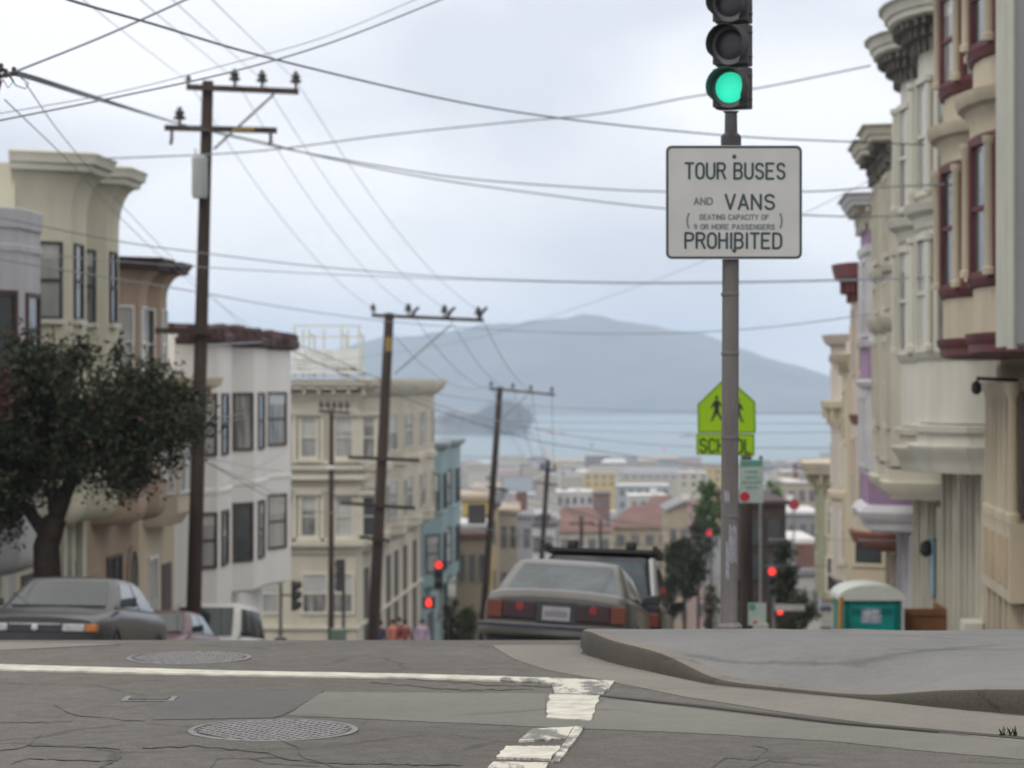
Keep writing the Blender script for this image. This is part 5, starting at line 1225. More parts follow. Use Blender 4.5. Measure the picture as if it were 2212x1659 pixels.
        bb = B(bmp, 'rear_bumper', pm, smooth=40)
        B(MB().loft([[(-wr_-.093, yr+.35, z), (-wr_-.085, yr-.022, z), (-wr_+.05, yr-.125, z), (0, yr-.176, z), (wr_-.05, yr-.125, z), (wr_+.085, yr-.022, z), (wr_+.093, yr+.35, z)] for z in (bz1-.055, bz1-.015)]), 'rub_strip', mat('navy_rub_strip', (.02,.024,.04), .4, .1), bb)
        B(MB().box(-wr_*.95, wr_*.95, yr-.03, yr+.3, bz0-.22, bz0), 'lower_valance', BLACK)
    if front:
        z0, z1 = st.get('grille', (.55, .68)); bz0, bz1 = st['bump']
        B(MB().box(-wf*.95, wf*.95, yf-.03, yf+.025, z0, z1), 'grille', TRIM, bevel=.008)
        B(MB().box(-wf*.42, wf*.42, yf+.02, yf+.032, z1-.022, z1-.008), 'grille_bar', CHR); B(MB().lathe((0, yf+.034, (z0+z1)/2), [(0, .006), (.04, .004), (.045, 0), (0, 0)], 12, 'y'), 'emblem', CHR)
        for sx in (-1, 1):
            B(MB().box(*sorted((sx*wf*.45, sx*wf*.82)), yf-.02, yf+.035, z0+.012, z1-.012), 'headlight', LAMP, bevel=.012)
            B(MB().box(*sorted((sx*wf*.83, sx*(wf+.015))), yf-.10, yf+.03, z0+.012, z1-.012), 'turn_light', mat('orange_lens', (.42,.13,.02), .3, .1, 8), bevel=.01)
        B(MB().loft([[(-wf-.10, yf-.4, z), (-wf-.08, yf-.05, z), (-wf+.08, yf+.10, z), (0, yf+.15, z), (wf-.08, yf+.10, z), (wf+.08, yf-.05, z), (wf+.10, yf-.4, z)] for z in (bz0-.12, bz0-.08, bz1-.06, bz1-.02)]), 'front_bumper', st.get('bumpm', TRIM), smooth=40)
        (y0, z_) = (yb1-.06, zb+.03)
        for sx in (-.35, .35): B(MB().tube([(sx, y0+.10, z_-.02), (sx+.34, y0-.28, z_+.17)], .008, 5), 'wiper', BLACK)
    return o
SEDAN = dict(body=[(-2.25,.42,.80,.865,.79),(-2.18,.33,.86,.935,.82),(-2.0,.24,.88,.965,.845),(-1.3,.2,.9,.955,.86),(0,.2,.9,.93,.86),(1.0,.2,.88,.915,.86),(1.6,.2,.80,.85,.85),(2.0,.24,.73,.79,.82),(2.16,.3,.68,.74,.78)],
    cab=(-1.78, 1.0, .765, .92, -.98, .22, .59, 1.345), wheels=(-1.35, 1.35), tail=(.61,.83), bump=(.43,.575), grille=(.56,.68))
SUV = dict(body=[(-2.2,.45,1.0,1.06,.84),(-2.1,.35,1.04,1.1,.88),(-1.2,.32,1.06,1.1,.9),(0,.32,1.05,1.08,.9),(1.0,.32,1.02,1.06,.9),(1.7,.32,.96,1.02,.88),(2.1,.4,.86,.94,.84)],
    cab=(-2.12, 1.05, .82, 1.05, -1.85, .45, .68, 1.70), wheels=(-1.3, 1.35), tail=(.75,.95), bump=(.42,.62), wr=.36, side=((.04,.28),(.32,.62),(.66,.93)), grille=(.68,.84))
VAN = dict(body=[(-2.2,.4,.98,1.04,.84),(-2.1,.3,1.02,1.08,.88),(-1.2,.26,1.04,1.08,.9),(0,.26,1.03,1.06,.9),(1.0,.26,1.0,1.04,.9),(1.7,.26,.90,.95,.87),(2.1,.32,.76,.82,.80)],
    cab=(-2.1, 1.45, .80, 1.02, -1.85, .55, .66, 1.75), wheels=(-1.35, 1.35), tail=(.75,.95), bump=(.38,.58), side=((.05,.28),(.32,.6),(.64,.92)), grille=(.58,.72))
TAUPE = paintm('taupe_metallic_paint', (.088,.082,.074), .38, .05); CHAR = paintm('charcoal_paint', (.03,.029,.031), .35, .0); MAROON = paintm('maroon_paint', (.08,.018,.026), .4, .0)
SILV = paintm('silver_paint', (.36,.37,.37), .35, .4); BLKP = paintm('black_car_paint', (.02,.02,.024), .25, .2); WHTP = mat('white_car_paint', (.46,.46,.43), .35, .08, 1.5, coat=.2)
def at(x, D, dz=0): p = W(x, 0, D); return (p.x, D, G(D)+dz)
D = 31.5; car('sedan', 'taupe metallic sedan seen from behind, parked by the curb past the crest of the hill', at(1230, D, .0), R(-6.5), R(-6.5), R(3.2), TAUPE, SEDAN, front=False, rearglass=REAR)
p = at(1306, 36.5, -.05); o = car('off_road_wagon', 'dark wagon with a black roof rack just ahead of the taupe sedan', p, R(-6), R(-6.5), R(1.5), BLKP, SUV, front=False, rearglass=REAR)
mb = MB(); mb.box(-.74, .74, -1.75, .3, 1.74, 1.79)
for sx in (-.72, .72): mb.box(sx-.025, sx+.025, -1.8, .4, 1.76, 1.84)
mb.build('roof_rack', BLACK, o, local=True)
for x in (-.38, .40): MB().box(x-.07, x+.07, -1.7, -1.5, 1.79, 1.90).build('rack_foot', BLACK, o, local=True, bevel=.03)
MB().loft([[(.86, -2.1, 1.06), (.90, -2.0, 1.06), (.90, -2.05, .7), (.86, -2.1, .7)], [(.69, -1.9, 1.68), (.73, -1.8, 1.68), (.90, -2.0, 1.06), (.86, -2.1, 1.06)]]) if False else None
mb = MB(); mb.tube([(.76, -2.06, 1.05), (.70, -1.9, 1.66)], .05, 8); mb.tube([(.88, -2.0, .6), (.80, -2.06, 1.06)], .05, 8); mb.build('rear_pillar', SILV, o, local=True)
D = 35.4; car('sedan', 'charcoal sedan facing the camera, parked at the far left curb', at(158, D, .02), R(180-4), R(7), R(-.5), CHAR, SEDAN, rear=False, frontglass=CGL)
D = 49; car('hatchback', 'maroon car mostly hidden between the charcoal sedan and the silver van', at(340, D, .05), R(180-4), R(7), 0, MAROON, SEDAN, rear=False, frontglass=CGL)
D = 55; car('minivan', 'silver white minivan facing the camera in front of the white house', at(456, D, .03), R(180-4), R(7), 0, WHTP, VAN, rear=False, frontglass=CGL, cat='van')
lc = [(1508, 150, SILV, 'far silver car on the downhill street'), (1524, 185, BLKP, 'far black car on the downhill street'), (1512, 235, WHTP, 'far white car on the downhill street'), (1528, 290, MAROON, 'far maroon car on the downhill street'), (1505, 330, SILV, 'farthest silver car on the downhill street'), (1545, 240, SILV, 'far silver car at the right curb of the downhill street')]
for i, (x, D, m_, t) in enumerate(lc):
    car('parked_car', t, at(x, D, .15), R(-5), R(-6), 0, m_, SEDAN, front=False, group='cars on the downhill street')

# ---------------------------------------------------------------- people on the far corner
SKIN = mat('skin', (.42,.26,.19), .6, .08, 8); HAIR = mat('dark_hair', (.03,.02,.015), .8, .2, 20)
def skin_obj(name, verts, edges, m, parent, sub=1):
    me = bpy.data.meshes.new(name); me.from_pydata([v[:3] for v in verts], edges, []); me.materials.append(m)
    o = bpy.data.objects.new(name, me); sc.collection.objects.link(o); o.parent = parent
    s = o.modifiers.new('skin', 'SKIN'); s.use_smooth_shade = True
    for i, v in enumerate(verts):
        r = v[3]; r = (r, r) if isinstance(r, (int, float)) else r; me.skin_vertices[0].data[i].radius = r
    me.skin_vertices[0].data[0].use_root = True
    u = o.modifiers.new('sub', 'SUBSURF'); u.levels = sub; u.render_levels = sub
    return o
def person(label, x, D, yaw, shirt, pants, h=1.7, hair=True):
    loc = (W(x, 0, D).x, D, G(D)+.14); o = empty('person', loc, label, 'person', rot=(0, 0, yaw)); o.scale = (h/1.72,)*3
    V = [(0,0,.95,(.13,.10)), (0,0,1.12,(.12,.09)), (0,0,1.32,(.14,.10)), (0,0,1.43,(.10,.08)), (0,0,1.50,.05), (0,-.01,1.57,.07), (0,-.01,1.64,(.075,.085)), (0,-.01,1.70,.06)]
    E = [(0,1),(1,2),(2,3),(3,4),(4,5),(5,6),(6,7)]
    for s_ in (-1, 1):
        b_ = len(V); V += [(s_*.09,0,.88,.085), (s_*.10,-.02*s_,.50,.055), (s_*.10,.03,.10,.038), (s_*.11,-.10,.04,.035), (s_*.11,-.17,.03,.025)]
        E += [(0,b_),(b_,b_+1),(b_+1,b_+2),(b_+2,b_+3),(b_+3,b_+4)]
        b_ = len(V); V += [(s_*.18,0,1.40,.05), (s_*.24,.02,1.12,.038), (s_*.22,-.10,.90,.027), (s_*.22,-.13,.84,(.03,.016))]
        E += [(3,b_),(b_,b_+1),(b_+1,b_+2),(b_+2,b_+3)]
        hnd = len(V)-1
        for k, (dx, ln) in enumerate(((-.024,.06),(-.008,.075),(.008,.07),(.024,.055))):
            c_ = len(V); V += [(s_*.22+dx,-.145,.80,.0085), (s_*.22+dx,-.13,.80-ln,.007)]; E += [(hnd,c_),(c_,c_+1)]
        c_ = len(V); V += [(s_*.22-.03*s_,-.17,.82,.009), (s_*.22-.035*s_,-.18,.78,.008)]; E += [(hnd,c_),(c_,c_+1)]
    skin_obj('body', V, E, SKIN, o, 1)
    V = [(0,0,.86,(.16,.12)), (0,0,1.12,(.145,.11)), (0,0,1.32,(.165,.12)), (0,0,1.435,(.11,.09))]; E = [(0,1),(1,2),(2,3)]
    for s_ in (-1, 1): b_ = len(V); V += [(s_*.18,0,1.40,.07), (s_*.235,.02,1.13,.055), (s_*.225,-.07,.97,.045)]; E += [(3,b_),(b_,b_+1),(b_+1,b_+2)]
    skin_obj('jacket', V, E, shirt, o, 1)
    V = [(0,0,1.02,(.135,.10))]; E = []
    for s_ in (-1, 1): b_ = len(V); V += [(s_*.09,0,.86,.10), (s_*.10,-.02*s_,.50,.072), (s_*.10,.03,.12,.055)]; E += [(0,b_),(b_,b_+1),(b_+1,b_+2)]
    skin_obj('trousers', V, E, pants, o, 1)
    MB().lathe((0, .015, 1.62), [(.0, -.06), (.085, -.04), (.098, .02), (.092, .08), (.06, .125), (0, .135)], 12).build('hair', HAIR, o, local=True, smooth=60)
    mb = MB(); mb.lathe((0, -.105, 1.625), [(0, -.012), (.012, .02), (0, .03)], 6, 'z'); mb.build('nose', SKIN, o, local=True)
    for s_ in (-1, 1): MB().lathe((s_*.032, -.088, 1.655), [(0, -.006), (.009, 0), (0, .006)], 8, 'y').build('eye', BLACK, o, local=True); MB().lathe((s_*.082, 0, 1.635), [(.01, -.025), (.02, 0), (.012, .03)], 6).build('ear', SKIN, o, local=True)
    MB().box(-.022, .022, -.095, -.088, 1.583, 1.59).build('mouth', mat('lips', (.28,.1,.09), .6, .05), o, local=True)
JK = mat('dark_jeans', (.04,.05,.08), .9, .2, 5); CORAL = mat('coral_top', (.48,.16,.12), .85, .15, 5); NAVY = mat('navy_jacket', (.05,.06,.10), .85, .2, 5); LILAC = mat('lilac_shirt', (.36,.27,.38), .85, .12, 5); DRED = mat('dark_red_coat', (.22,.06,.06), .85, .2, 5); DK = mat('dark_coat', (.05,.045,.05), .85, .2, 5)
person('person in a navy jacket right behind the dark pole on the far corner', 822, 90, 2.6, NAVY, JK, 1.62)
person('person in a coral top, left of the small group on the far corner', 850, 91, .4, CORAL, JK, 1.60)
person('person in a dark coat in the middle of the small group on the far corner', 862, 92, -.4, DK, JK, 1.62)
person('person in a dark red coat at the right of the far corner group', 875, 91, 2.9, DRED, DK, 1.60)
person('person in a lilac shirt standing alone beside the red hand signal', 912, 90, .1, LILAC, JK, 1.66)
person('person in a dark coat by the bracket signal under the white house', 606, 84, .3, DK, JK, 1.6)

# ---------------------------------------------------------------- portable toilet, fence, post
TEAL = mat('teal_plastic', (.0,.23,.21), .45, .12, 3); TOPW = mat('translucent_white_roof', (.52,.55,.50), .5, .06, 2); TEALD = mat('teal_plastic_dark', (.0,.12,.11), .5, .12, 3)
D = 46; cx = W(1883, 0, D).x; g = G(D)+.12; x0, x1 = cx-.53, cx+.53; zt = W(0, 1292, D).z
o = empty('portable_toilet', (cx, D, g), 'teal portable toilet with a white domed roof standing on the right pavement', 'portable toilet')
MB().box(x0, x1, D, D+1.15, g, zt).build('cabin', TEAL, o, bevel=.03)
rings = []
for t in (0, .25, .5, .75, 1):
    y = D-.05+1.25*t; ar = [(x0-.05, zt-.04), (x0-.05, zt+.03)]+[(cx-.56*math.cos(math.pi*i/12), zt+.03+.20*math.sin(math.pi*i/12)) for i in range(1, 12)]+[(x1+.05, zt+.03), (x1+.05, zt-.04)]
    rings.append([(x, y, z) for x, z in ar])
MB().loft(rings).build('roof', TOPW, o, smooth=50)
mb = MB(); mb.box(x0+.06, x0+.13, D-.03, D, g, zt-.02); mb.box(x1-.13, x1-.06, D-.03, D, g, zt-.02); mb.box(x0+.06, x1-.06, D-.03, D, zt-.10, zt-.02); mb.build('frame', TEALD, o, bevel=.008)
dr = MB().box(x0+.14, x1-.14, D-.02, D, g+.05, zt-.12).build('door', TEAL, o, bevel=.006)
mb = MB()
for sx in (-.36, .12):
    for i in range(4): mb.box(cx+sx, cx+sx+.24, D-.028, D-.018, zt-.20-i*.03, zt-.185-i*.03)
mb.build('vent_slots', TEALD, dr)
pz = W(0, 1330, D).z; lg = MB().box(cx-.19, cx+.17, D-.026, D-.02, pz-.13, pz+.13).build('label_plate', mat('label_grey', (.27,.32,.40), .6, .25, 9), dr)
mb = MB(); 
for a, b_, c_, d_ in ((-.16,-.02,.03,.07), (-.0,.12,.05,.08), (-.17,.15,-.01,.005), (-.12,.10,-.05,-.035), (-.15,-.06,-.10,-.085)): mb.box(cx+a, cx+b_, D-.030, D-.026, pz+c_, pz+d_)
mb.build('label_marks', mat('label_white', (.6,.6,.6), .6, .05), lg)
q = W(1822, 0, 45.6); MB().tube([(q.x-.10, 45.6, g-.1), (q.x-.04, 45.6, zt+.05)], .05, 6).build('ochre_post', mat('ochre_board', (.42,.22,.06), .7, .15, 3), None)
tag(bpy.data.objects['ochre_post'], 'ochre wooden board leaning against the left side of the teal toilet', 'board')
D = 47; a, b_ = W(1954, 1315, D), W(2042, 1310, D); o = empty('timber_hoarding', (a.x, D, G(D)+.12), 'low red brown plywood hoarding beside the portable toilet', 'hoarding')
mh = mat('red_brown_plywood', (.20,.085,.035), .8, .2, 2.5, streak=1)
MB().box(a.x, b_.x, D, D+.05, G(D)+.1, a.z).build('board', mh, o); MB().box(b_.x, b_.x+.04, D, D+1.4, G(D)+.1, a.z).build('board', mh, o); MB().box(a.x, b_.x, D-.03, D, a.z-.12, a.z-.04).build('rail', mh, o)
# street lamp hanging dark object in front of the mauve building, lantern clusters
q = W(2000, 1190, 50); o = empty('wall_lamp', q, 'dark wall lamp under the mauve panels of the narrow building', 'lamp')
mb = MB(); mb.lathe(q, [(.02, .2), (.10, .15), (.12, -.02), (.06, -.1), (.01, -.12)], 10); mb.tube([q+Vector((0,0,.18)), q+Vector((.5,.2,.22))], .02); mb.build('lantern', BLACK, o)
# ---------------------------------------------------------------- trees
def leafmat(name, c0, c1, c2=None):
    m = bpy.data.materials.new(name); m.use_nodes = True; nt = m.node_tree; N, L = nt.nodes, nt.links; b = N['Principled BSDF']
    b.inputs['Roughness'].default_value = .65; b.inputs['Specular IOR Level'].default_value = .25
    g = N.new('ShaderNodeNewGeometry'); rp = N.new('ShaderNodeValToRGB'); e = rp.color_ramp.elements
    e[0].color = (*c0, 1); e[1].color = (*c1, 1); e[1].position = .85 if c2 else 1
    if c2: x = e.new(.93); x.color = (*c2, 1)
    L.new(g.outputs['Random Per Island'], rp.inputs[0]); L.new(rp.outputs[0], b.inputs['Base Color']); return m
LF1 = leafmat('dark_leaf', (.012,.018,.010), (.042,.052,.026), (.060,.036,.022)); LF2 = leafmat('mid_leaf', (.03,.06,.02), (.08,.13,.035)); LF3 = leafmat('olive_leaf', (.03,.035,.018), (.075,.075,.035)); LF4 = leafmat('bright_leaf', (.06,.11,.025), (.14,.19,.05)); LF5 = leafmat('brown_leaf', (.028,.018,.014), (.06,.038,.028))
BARK = mat('bark', (.045,.033,.027), .95, .3, 5, bump=.6, bscale=12)
def leaves(center, rad, n, size, clumps, seed, m, name='crown', parent=None, pts=None, spread=.2, flat=1):
    r = np.random.default_rng(seed)
    if pts is None:
        d = r.normal(size=(clumps, 3)); d /= np.linalg.norm(d, axis=1)[:, None]; rr = r.uniform(.35, 1, clumps)**.6
        C = d*rr[:, None]*np.array(rad)+np.array(center)
    else: C = np.array(pts); clumps = len(C)
    k = r.integers(0, clumps, n); cs = r.uniform(.6, 1.4, clumps)
    off = r.normal(size=(n, 3))*spread*cs[k][:, None]; off[:, 2] *= flat
    P = C[k]+off
    a = r.normal(size=(n, 3)); a /= np.linalg.norm(a, axis=1)[:, None]; b_ = np.cross(a, r.normal(size=(n, 3))); b_ /= np.linalg.norm(b_, axis=1)[:, None]
    s = size*r.uniform(.6, 1.4, n)[:, None]
    V = np.stack([P-a*s, P+b_*s*.45, P+a*s, P-b_*s*.45], 1).reshape(-1, 3)
    o0 = ORG.get(parent, Vector((0,0,0))); V = V-np.array(o0)
    me = bpy.data.meshes.new(name); me.vertices.add(4*n); me.vertices.foreach_set('co', V.ravel()); me.loops.add(4*n); me.loops.foreach_set('vertex_index', np.arange(4*n)); me.polygons.add(n)
    me.polygons.foreach_set('loop_start', np.arange(0, 4*n, 4)); me.update(); me.validate(); me.materials.append(m)
    o = bpy.data.objects.new(name, me); sc.collection.objects.link(o); o.parent = parent; ORG[o] = o0; return o
# street tree at left
D = 43; r = random.Random(11)
bp_ = W(112, 1290, D); o = empty('street_tree', (bp_.x, D, G(D)+.1), 'dark leafy street tree with a forked trunk in front of the cream house at left', 'tree')
zb = G(D)+.1
fork = W(120, 1120, D); mb = MB()
mb.tube([(bp_.x-.02, D, zb-.2), W(105, 1300, D), W(100, 1180, D), fork], .27, 12, .19)
tips = []
def limb(p, q, r0, r1, k=2):
    m_ = p.lerp(q, .5)+Vector((r.uniform(-.08,.08), r.uniform(-.1,.1), r.uniform(.0,.1))); mb.tube([p, m_, q], r0, 8, r1)
    if k:
        for _ in range(3):
            e = q+Vector((r.uniform(-.5,.5), r.uniform(-.5,.5), r.uniform(.0,.5))); limb(q, e, r1, r1*.5, k-1)
    else: tips.append(q)
limb(fork, W(175, 1010, D), .15, .08); limb(W(104, 1160, D), W(20, 1060, D), .13, .07); limb(fork, W(90, 960, D), .11, .06); limb(W(172, 1010, D), W(270, 940, D-.4), .08, .05); limb(W(20, 1060, D), W(-60, 960, D), .07, .04)
mb.build('trunk', BARK, o, smooth=60)
# crown: clump centres inside the outline seen in the photo
cl = []
blobs = [(15,1095,80,60),(265,1010,75,55),(60,880,105,95),(150,885,115,88),(230,912,100,95),(330,860,85,75),(385,880,62,70),(0,960,110,120),(110,960,120,90),(210,960,110,80),(290,960,90,70),(280,1020,55,50),(20,1060,75,75),(-40,1000,90,140),(60,800,60,55),(140,800,55,45),(250,818,42,38),(170,770,25,20),(40,770,30,25),(380,940,45,40),(350,825,38,32)]
area = sum(b_[2]*b_[3] for b_ in blobs)
for (x, y, rx, ry) in blobs:
    for _ in range(int(215*rx*ry/area)+2):
        a, q = r.uniform(0, 6.283), r.random()**.5*.86
        yy = y+ry*q*math.sin(a)
        cl.append(tuple(W(x+rx*q*math.cos(a), yy, D+r.uniform(-1.15, 1.15))))
leaves(None, None, 38000, .05, 0, 5, LF1, 'crown', o, pts=cl, spread=.15)
tw = [tuple(W(x, y, D-.4)) for x, y in ((165,745),(175,760),(150,770),(245,770),(258,752),(36,738),(55,745),(392,985),(372,1000),(340,1020),(100,750))]
leaves(None, None, 520, .055, 0, 6, LF1, 'twig_leaves', o, pts=tw, spread=.085)
leaves(None, None, 260, .06, 0, 8, mat('reddish_leaf', (.09,.045,.033), .7, .2, 6), 'red_leaves', o, pts=[tuple(W(4, 850, D-1.2)), tuple(W(-4, 820, D-1.2)), tuple(W(8, 880, D-1.2))], spread=.09)

def tree(label, x, ytop, ybot, wpx, D, m, n=1500, size=None, name='tree', group=None, trunk=True, cone=False, seed=1, cat='tree', clumps=24):
    c = W(x, (ytop+ybot)/2, D); rx = wpx/2*D/F; rz = (ybot-ytop)/2*D/F; g = G(D)
    o = empty(name, (c.x, D, g), label, cat, group)
    if trunk: MB().tube([(c.x, D, g-.3), (c.x+.02*rx, D, c.z-rz*.5), (c.x, D, c.z+rz*.3)], max(.12, rx*.10), 8, .05).build('trunk', BARK, o, smooth=60)
    rr = np.random.default_rng(seed); P = []
    for _ in range(clumps*2):
        z = rr.uniform(-1, 1); k = (1-(z+1)/2*.75) if cone else math.sqrt(max(0, 1-z*z*.8)); a = rr.uniform(0, 6.283); q = rr.uniform(.2, .85)*k
        P.append((c.x+rx*q*math.cos(a), D+rx*q*math.sin(a), c.z+z*rz*.88))
    leaves(None, None, n, size or rx*.11, 0, seed, m, 'crown', o, pts=P, spread=rx*.17); return o
TG = 'trees down the hill'
tree('dark green bushy tree on the near corner below the blue house', 975, 1290, 1400, 50, 105, LF1, 2500, name='bush', group=TG, seed=2)
tree('low dark bush left of the taupe sedan', 1012, 1310, 1400, 52, 104, LF3, 2500, name='bush', group=TG, seed=3)
tree('tall dark green tree at the left of the steel pole above the far red light', 1536, 1038, 1160, 78, 190, LF2, 3000, group=TG, seed=4)
tree('dark tree crown below the far red light', 1478, 1165, 1290, 100, 165, LF1, 3500, group=TG, seed=5)
tree('dark tree beside the far red light', 1508, 1130, 1200, 60, 175, LF1, 2000, group=TG, seed=6)
tree('small dark tree right of the taupe sedan', 1452, 1230, 1330, 60, 140, LF1, 2000, group=TG, seed=16)
tree('pale green tree top above the brown shingled house', 1668, 1036, 1105, 46, 150, LF4, 2200, group=TG, seed=7)
tree('dark green hedge tree behind the red signal at right', 1695, 1165, 1400, 96, 101, LF1, 4500, group=TG, cone=True, seed=8)
tree('olive bush at the right foot of the red signal', 1722, 1285, 1420, 90, 99, LF3, 3500, name='bush', group=TG, seed=9)
tree('olive green shrub left of the steel pole foot', 1535, 1255, 1420, 52, 96, LF3, 2500, name='bush', group=TG, seed=10)
tree('dark shrub behind the steel pole foot', 1590, 1230, 1420, 60, 99, LF1, 2500, name='bush', group=TG, seed=12)
# brown shingled house behind the steel pole
o = empty('shingled_house', (W(1660, 0, 120).x, 120, G(120)), 'dark brown shingled house with a tall flat wall behind the steel pole', 'building')
SHG = mat('brown_shingle', (.06,.042,.036), .9, .3, 2.5, bump=.4, planks=5)
X0, X1 = W(1604, 0, 120).x, W(1698, 0, 120).x; zt = W(0, 1090, 120).z
MB().box(X0, X1, 120, 132, G(120)-3, zt).build('wall', SHG, o); MB().box(X0-.15, X1+.15, 119.85, 132, zt, zt+.18).build('roof', BRNR, o)
for x in (1636, 1672):
    for y in (1150, 1225): a = W(x, y, 119.97); f_ = MB().box(a.x-.32, a.x+.32, 119.93, 119.99, a.z-.6, a.z+.6).build('window', DKFR, o); MB().box(a.x-.25, a.x+.25, 119.91, 119.93, a.z-.52, a.z+.52).build('pane', GLASS, f_)

# ---------------------------------------------------------------- the city down the hill
cols = {'white': (.55,.54,.52), 'cream': (.54,.49,.38), 'tan': (.42,.35,.25), 'grey': (.30,.30,.31), 'pink': (.48,.34,.31), 'yellow': (.58,.43,.16), 'pale blue': (.38,.42,.45), 'beige': (.46,.42,.34), 'brown': (.16,.11,.09), 'terracotta': (.24,.125,.10)}
roofs = {'white': (.58,.57,.56), 'grey': (.24,.24,.25), 'red': (.17,.095,.08), 'dark': (.09,.08,.085), 'tan': (.36,.30,.23)}
CM = {k: mat('house_'+k.replace(' ', '_'), tuple(c*.82 for c in v), .85, .1, .3) for k, v in cols.items()}; RM = {k: mat('roof_'+k, v, .85, .15, .5) for k, v in roofs.items()}
WIN = mat('hazed_far_window', (.14,.14,.145), .2, .3, .5)  # pane colour lightened to stand for distance haze
def house(x0, x1, yt, D, wall, roof, shape='flat', depth=11, nwin=(3, 2), label=None, group=None, name='house', base=None, cat='house', yaw=.05, zt=None):
    X0, X1 = (x0-CX)/F*D, (x1-CX)/F*D; zt = (CY-yt)/F*D if zt is None else zt; zb = (base if base is not None else G(D+depth))-1
    o = empty(name, (X0, D, G(D)), label or f'{wall} house with a {roof} {shape} roof on the hillside below', cat, group)
    if shape == 'flat':
        MB().box(X0, X1, D, D+depth, zb, zt-.25).build('wall', CM[wall], o)
        MB().box(X0-.2, X1+.2, D-.2, D+depth+.2, zt-.25, zt).build('roof', RM[roof], o)
    elif shape == 'gabled':
        h = min(2.6, (X1-X0)*.28); MB().box(X0, X1, D, D+depth, zb, zt-h).build('wall', CM[wall], o); m_ = (X0+X1)/2
        MB().prismy([(X0-.3, zt-h-.15), (X0-.3, zt-h+.05), (m_, zt+.05), (X1+.3, zt-h+.05), (X1+.3, zt-h-.15), (m_, zt-.25)], D-.4, D+depth+.3).build('roof', RM[roof], o)
        MB().prismy([(X0+.02, zt-h), (m_, zt-.2), (X1-.02, zt-h)], D+.02, D+depth).build('gable', CM[wall], o)
    else:  # hipped / side gabled: slope faces the camera
        h = min(2.8, depth*.25); MB().box(X0, X1, D, D+depth, zb, zt-h).build('wall', CM[wall], o)
        k = min(3, (X1-X0)*.3)
        MB().add([(X0-.4, D-.4, zt-h), (X1+.4, D-.4, zt-h), (X1+.4, D+depth+.4, zt-h), (X0-.4, D+depth+.4, zt-h), (X0+k, D+depth/2, zt), (X1-k, D+depth/2, zt)], [(0,3,2,1),(0,1,5,4),(2,3,4,5),(1,2,5),(3,0,4)]).build('roof', RM[roof], o)
        zt -= h
    nx, nz = nwin; w_ = (X1-X0); zc = zt-1.1 if shape == 'flat' else zt-3.2 if shape == 'gabled' else zt-.9
    for j in range(nz):
        for i in range(nx):
            cx = X0+w_*(i+.5)/nx; z1 = zc-j*3; hw = min(.75, w_/nx*.28)
            if z1-1.4 > zb+1.2: MB().box(cx-hw, cx+hw, D-.06, D+.02, z1-1.4, z1).build('window', WIN, o)
    rc = random.Random(int(X0*7+D*13)); k_ = 0 if D > 1500 else rc.choice((0, 1, 2, 2))
    for _ in range(k_):
        cx, cy = rc.uniform(X0+.8, X1-.8), D+rc.uniform(1.0, depth-1.5); hh = rc.uniform(.5, 1.6); zz = zt if shape == 'flat' else zt-.3; w2 = rc.uniform(.3, 1.3)
        if cx+w2 < X1: MB().box(cx-.3, cx+w2, cy, cy+1, zz-.5, zz+hh).build(rc.choice(('chimney', 'roof_hatch', 'vent')), RM[rc.choice(('grey', 'white', 'dark', 'red'))], o)
    return o
rng = random.Random(21)
# houses one can single out
house(998, 1062, 1070, 148, 'yellow', 'tan', nwin=(2, 2), label='yellow house just right of the blue house', depth=9)
house(1030, 1075, 1086, 160, 'tan', 'brown' if False else 'dark', nwin=(2, 2), label='tan house right of the yellow house behind the third pole')
house(985, 1056, 1134, 140, 'cream', 'white', nwin=(3, 2), label='low cream house with a bright white roof edge under the yellow house', depth=7)
house(988, 1052, 1152, 137, 'tan', 'red', nwin=(3, 3), label='tan house front with red bands below the white roof', depth=2)
house(1060, 1118, 1100, 172, 'beige', 'tan', nwin=(3, 4), label='tall beige house front right of the third pole'); house(1100, 1150, 1110, 200, 'grey', 'grey', nwin=(2, 3), label='grey house with a dark dormer right of the tall beige one')
house(1118, 1200, 1130, 225, 'white', 'dark', nwin=(3, 4), label='white house under a dark roof behind the fourth pole')
house(1178, 1322, 1100, 330, 'beige', 'red', 'hipped', nwin=(5, 3), label='long beige apartment building with a red tiled hipped roof', depth=13); house(1326, 1480, 1094, 345, 'tan', 'red', 'hipped', nwin=(5, 3), label='tan apartment building with a red hipped roof beside the long beige one', depth=12)
house(1392, 1482, 1074, 372, 'terracotta', 'red', 'hipped', nwin=(4, 2), label='terracotta building with a red hipped roof behind the long apartment building', depth=14)
house(1442, 1512, 1082, 300, 'tan', 'grey', 'gabled', nwin=(3, 4), label='tan gabled house at the street edge right of the red roof'); house(1500, 1524, 1090, 270, 'pink', 'red', nwin=(1, 4), label='narrow pink house beside the far trees')
house(1202, 1282, 1062, 520, 'white', 'white', nwin=(5, 2), label='broad white house left of the brick one'); house(1284, 1318, 1066, 500, 'terracotta', 'dark', nwin=(2, 2), label='small terracotta house right of the broad white one')
house(1335, 1445, 1048, 640, 'pale blue', 'white', nwin=(6, 2), label='long pale blue building under a white roof'); house(1360, 1440, 1070, 470, 'white', 'white', nwin=(4, 2), label='white house with a gleaming roof above the red tiles')
house(1262, 1330, 1022, 1150, 'yellow', 'tan', nwin=(4, 2), label='pale yellow block near the shore'); house(1345, 1480, 1012, 1350, 'beige', 'grey', 'hipped', nwin=(8, 1), label='wide beige hall with a grey hipped roof near the shore', depth=60)
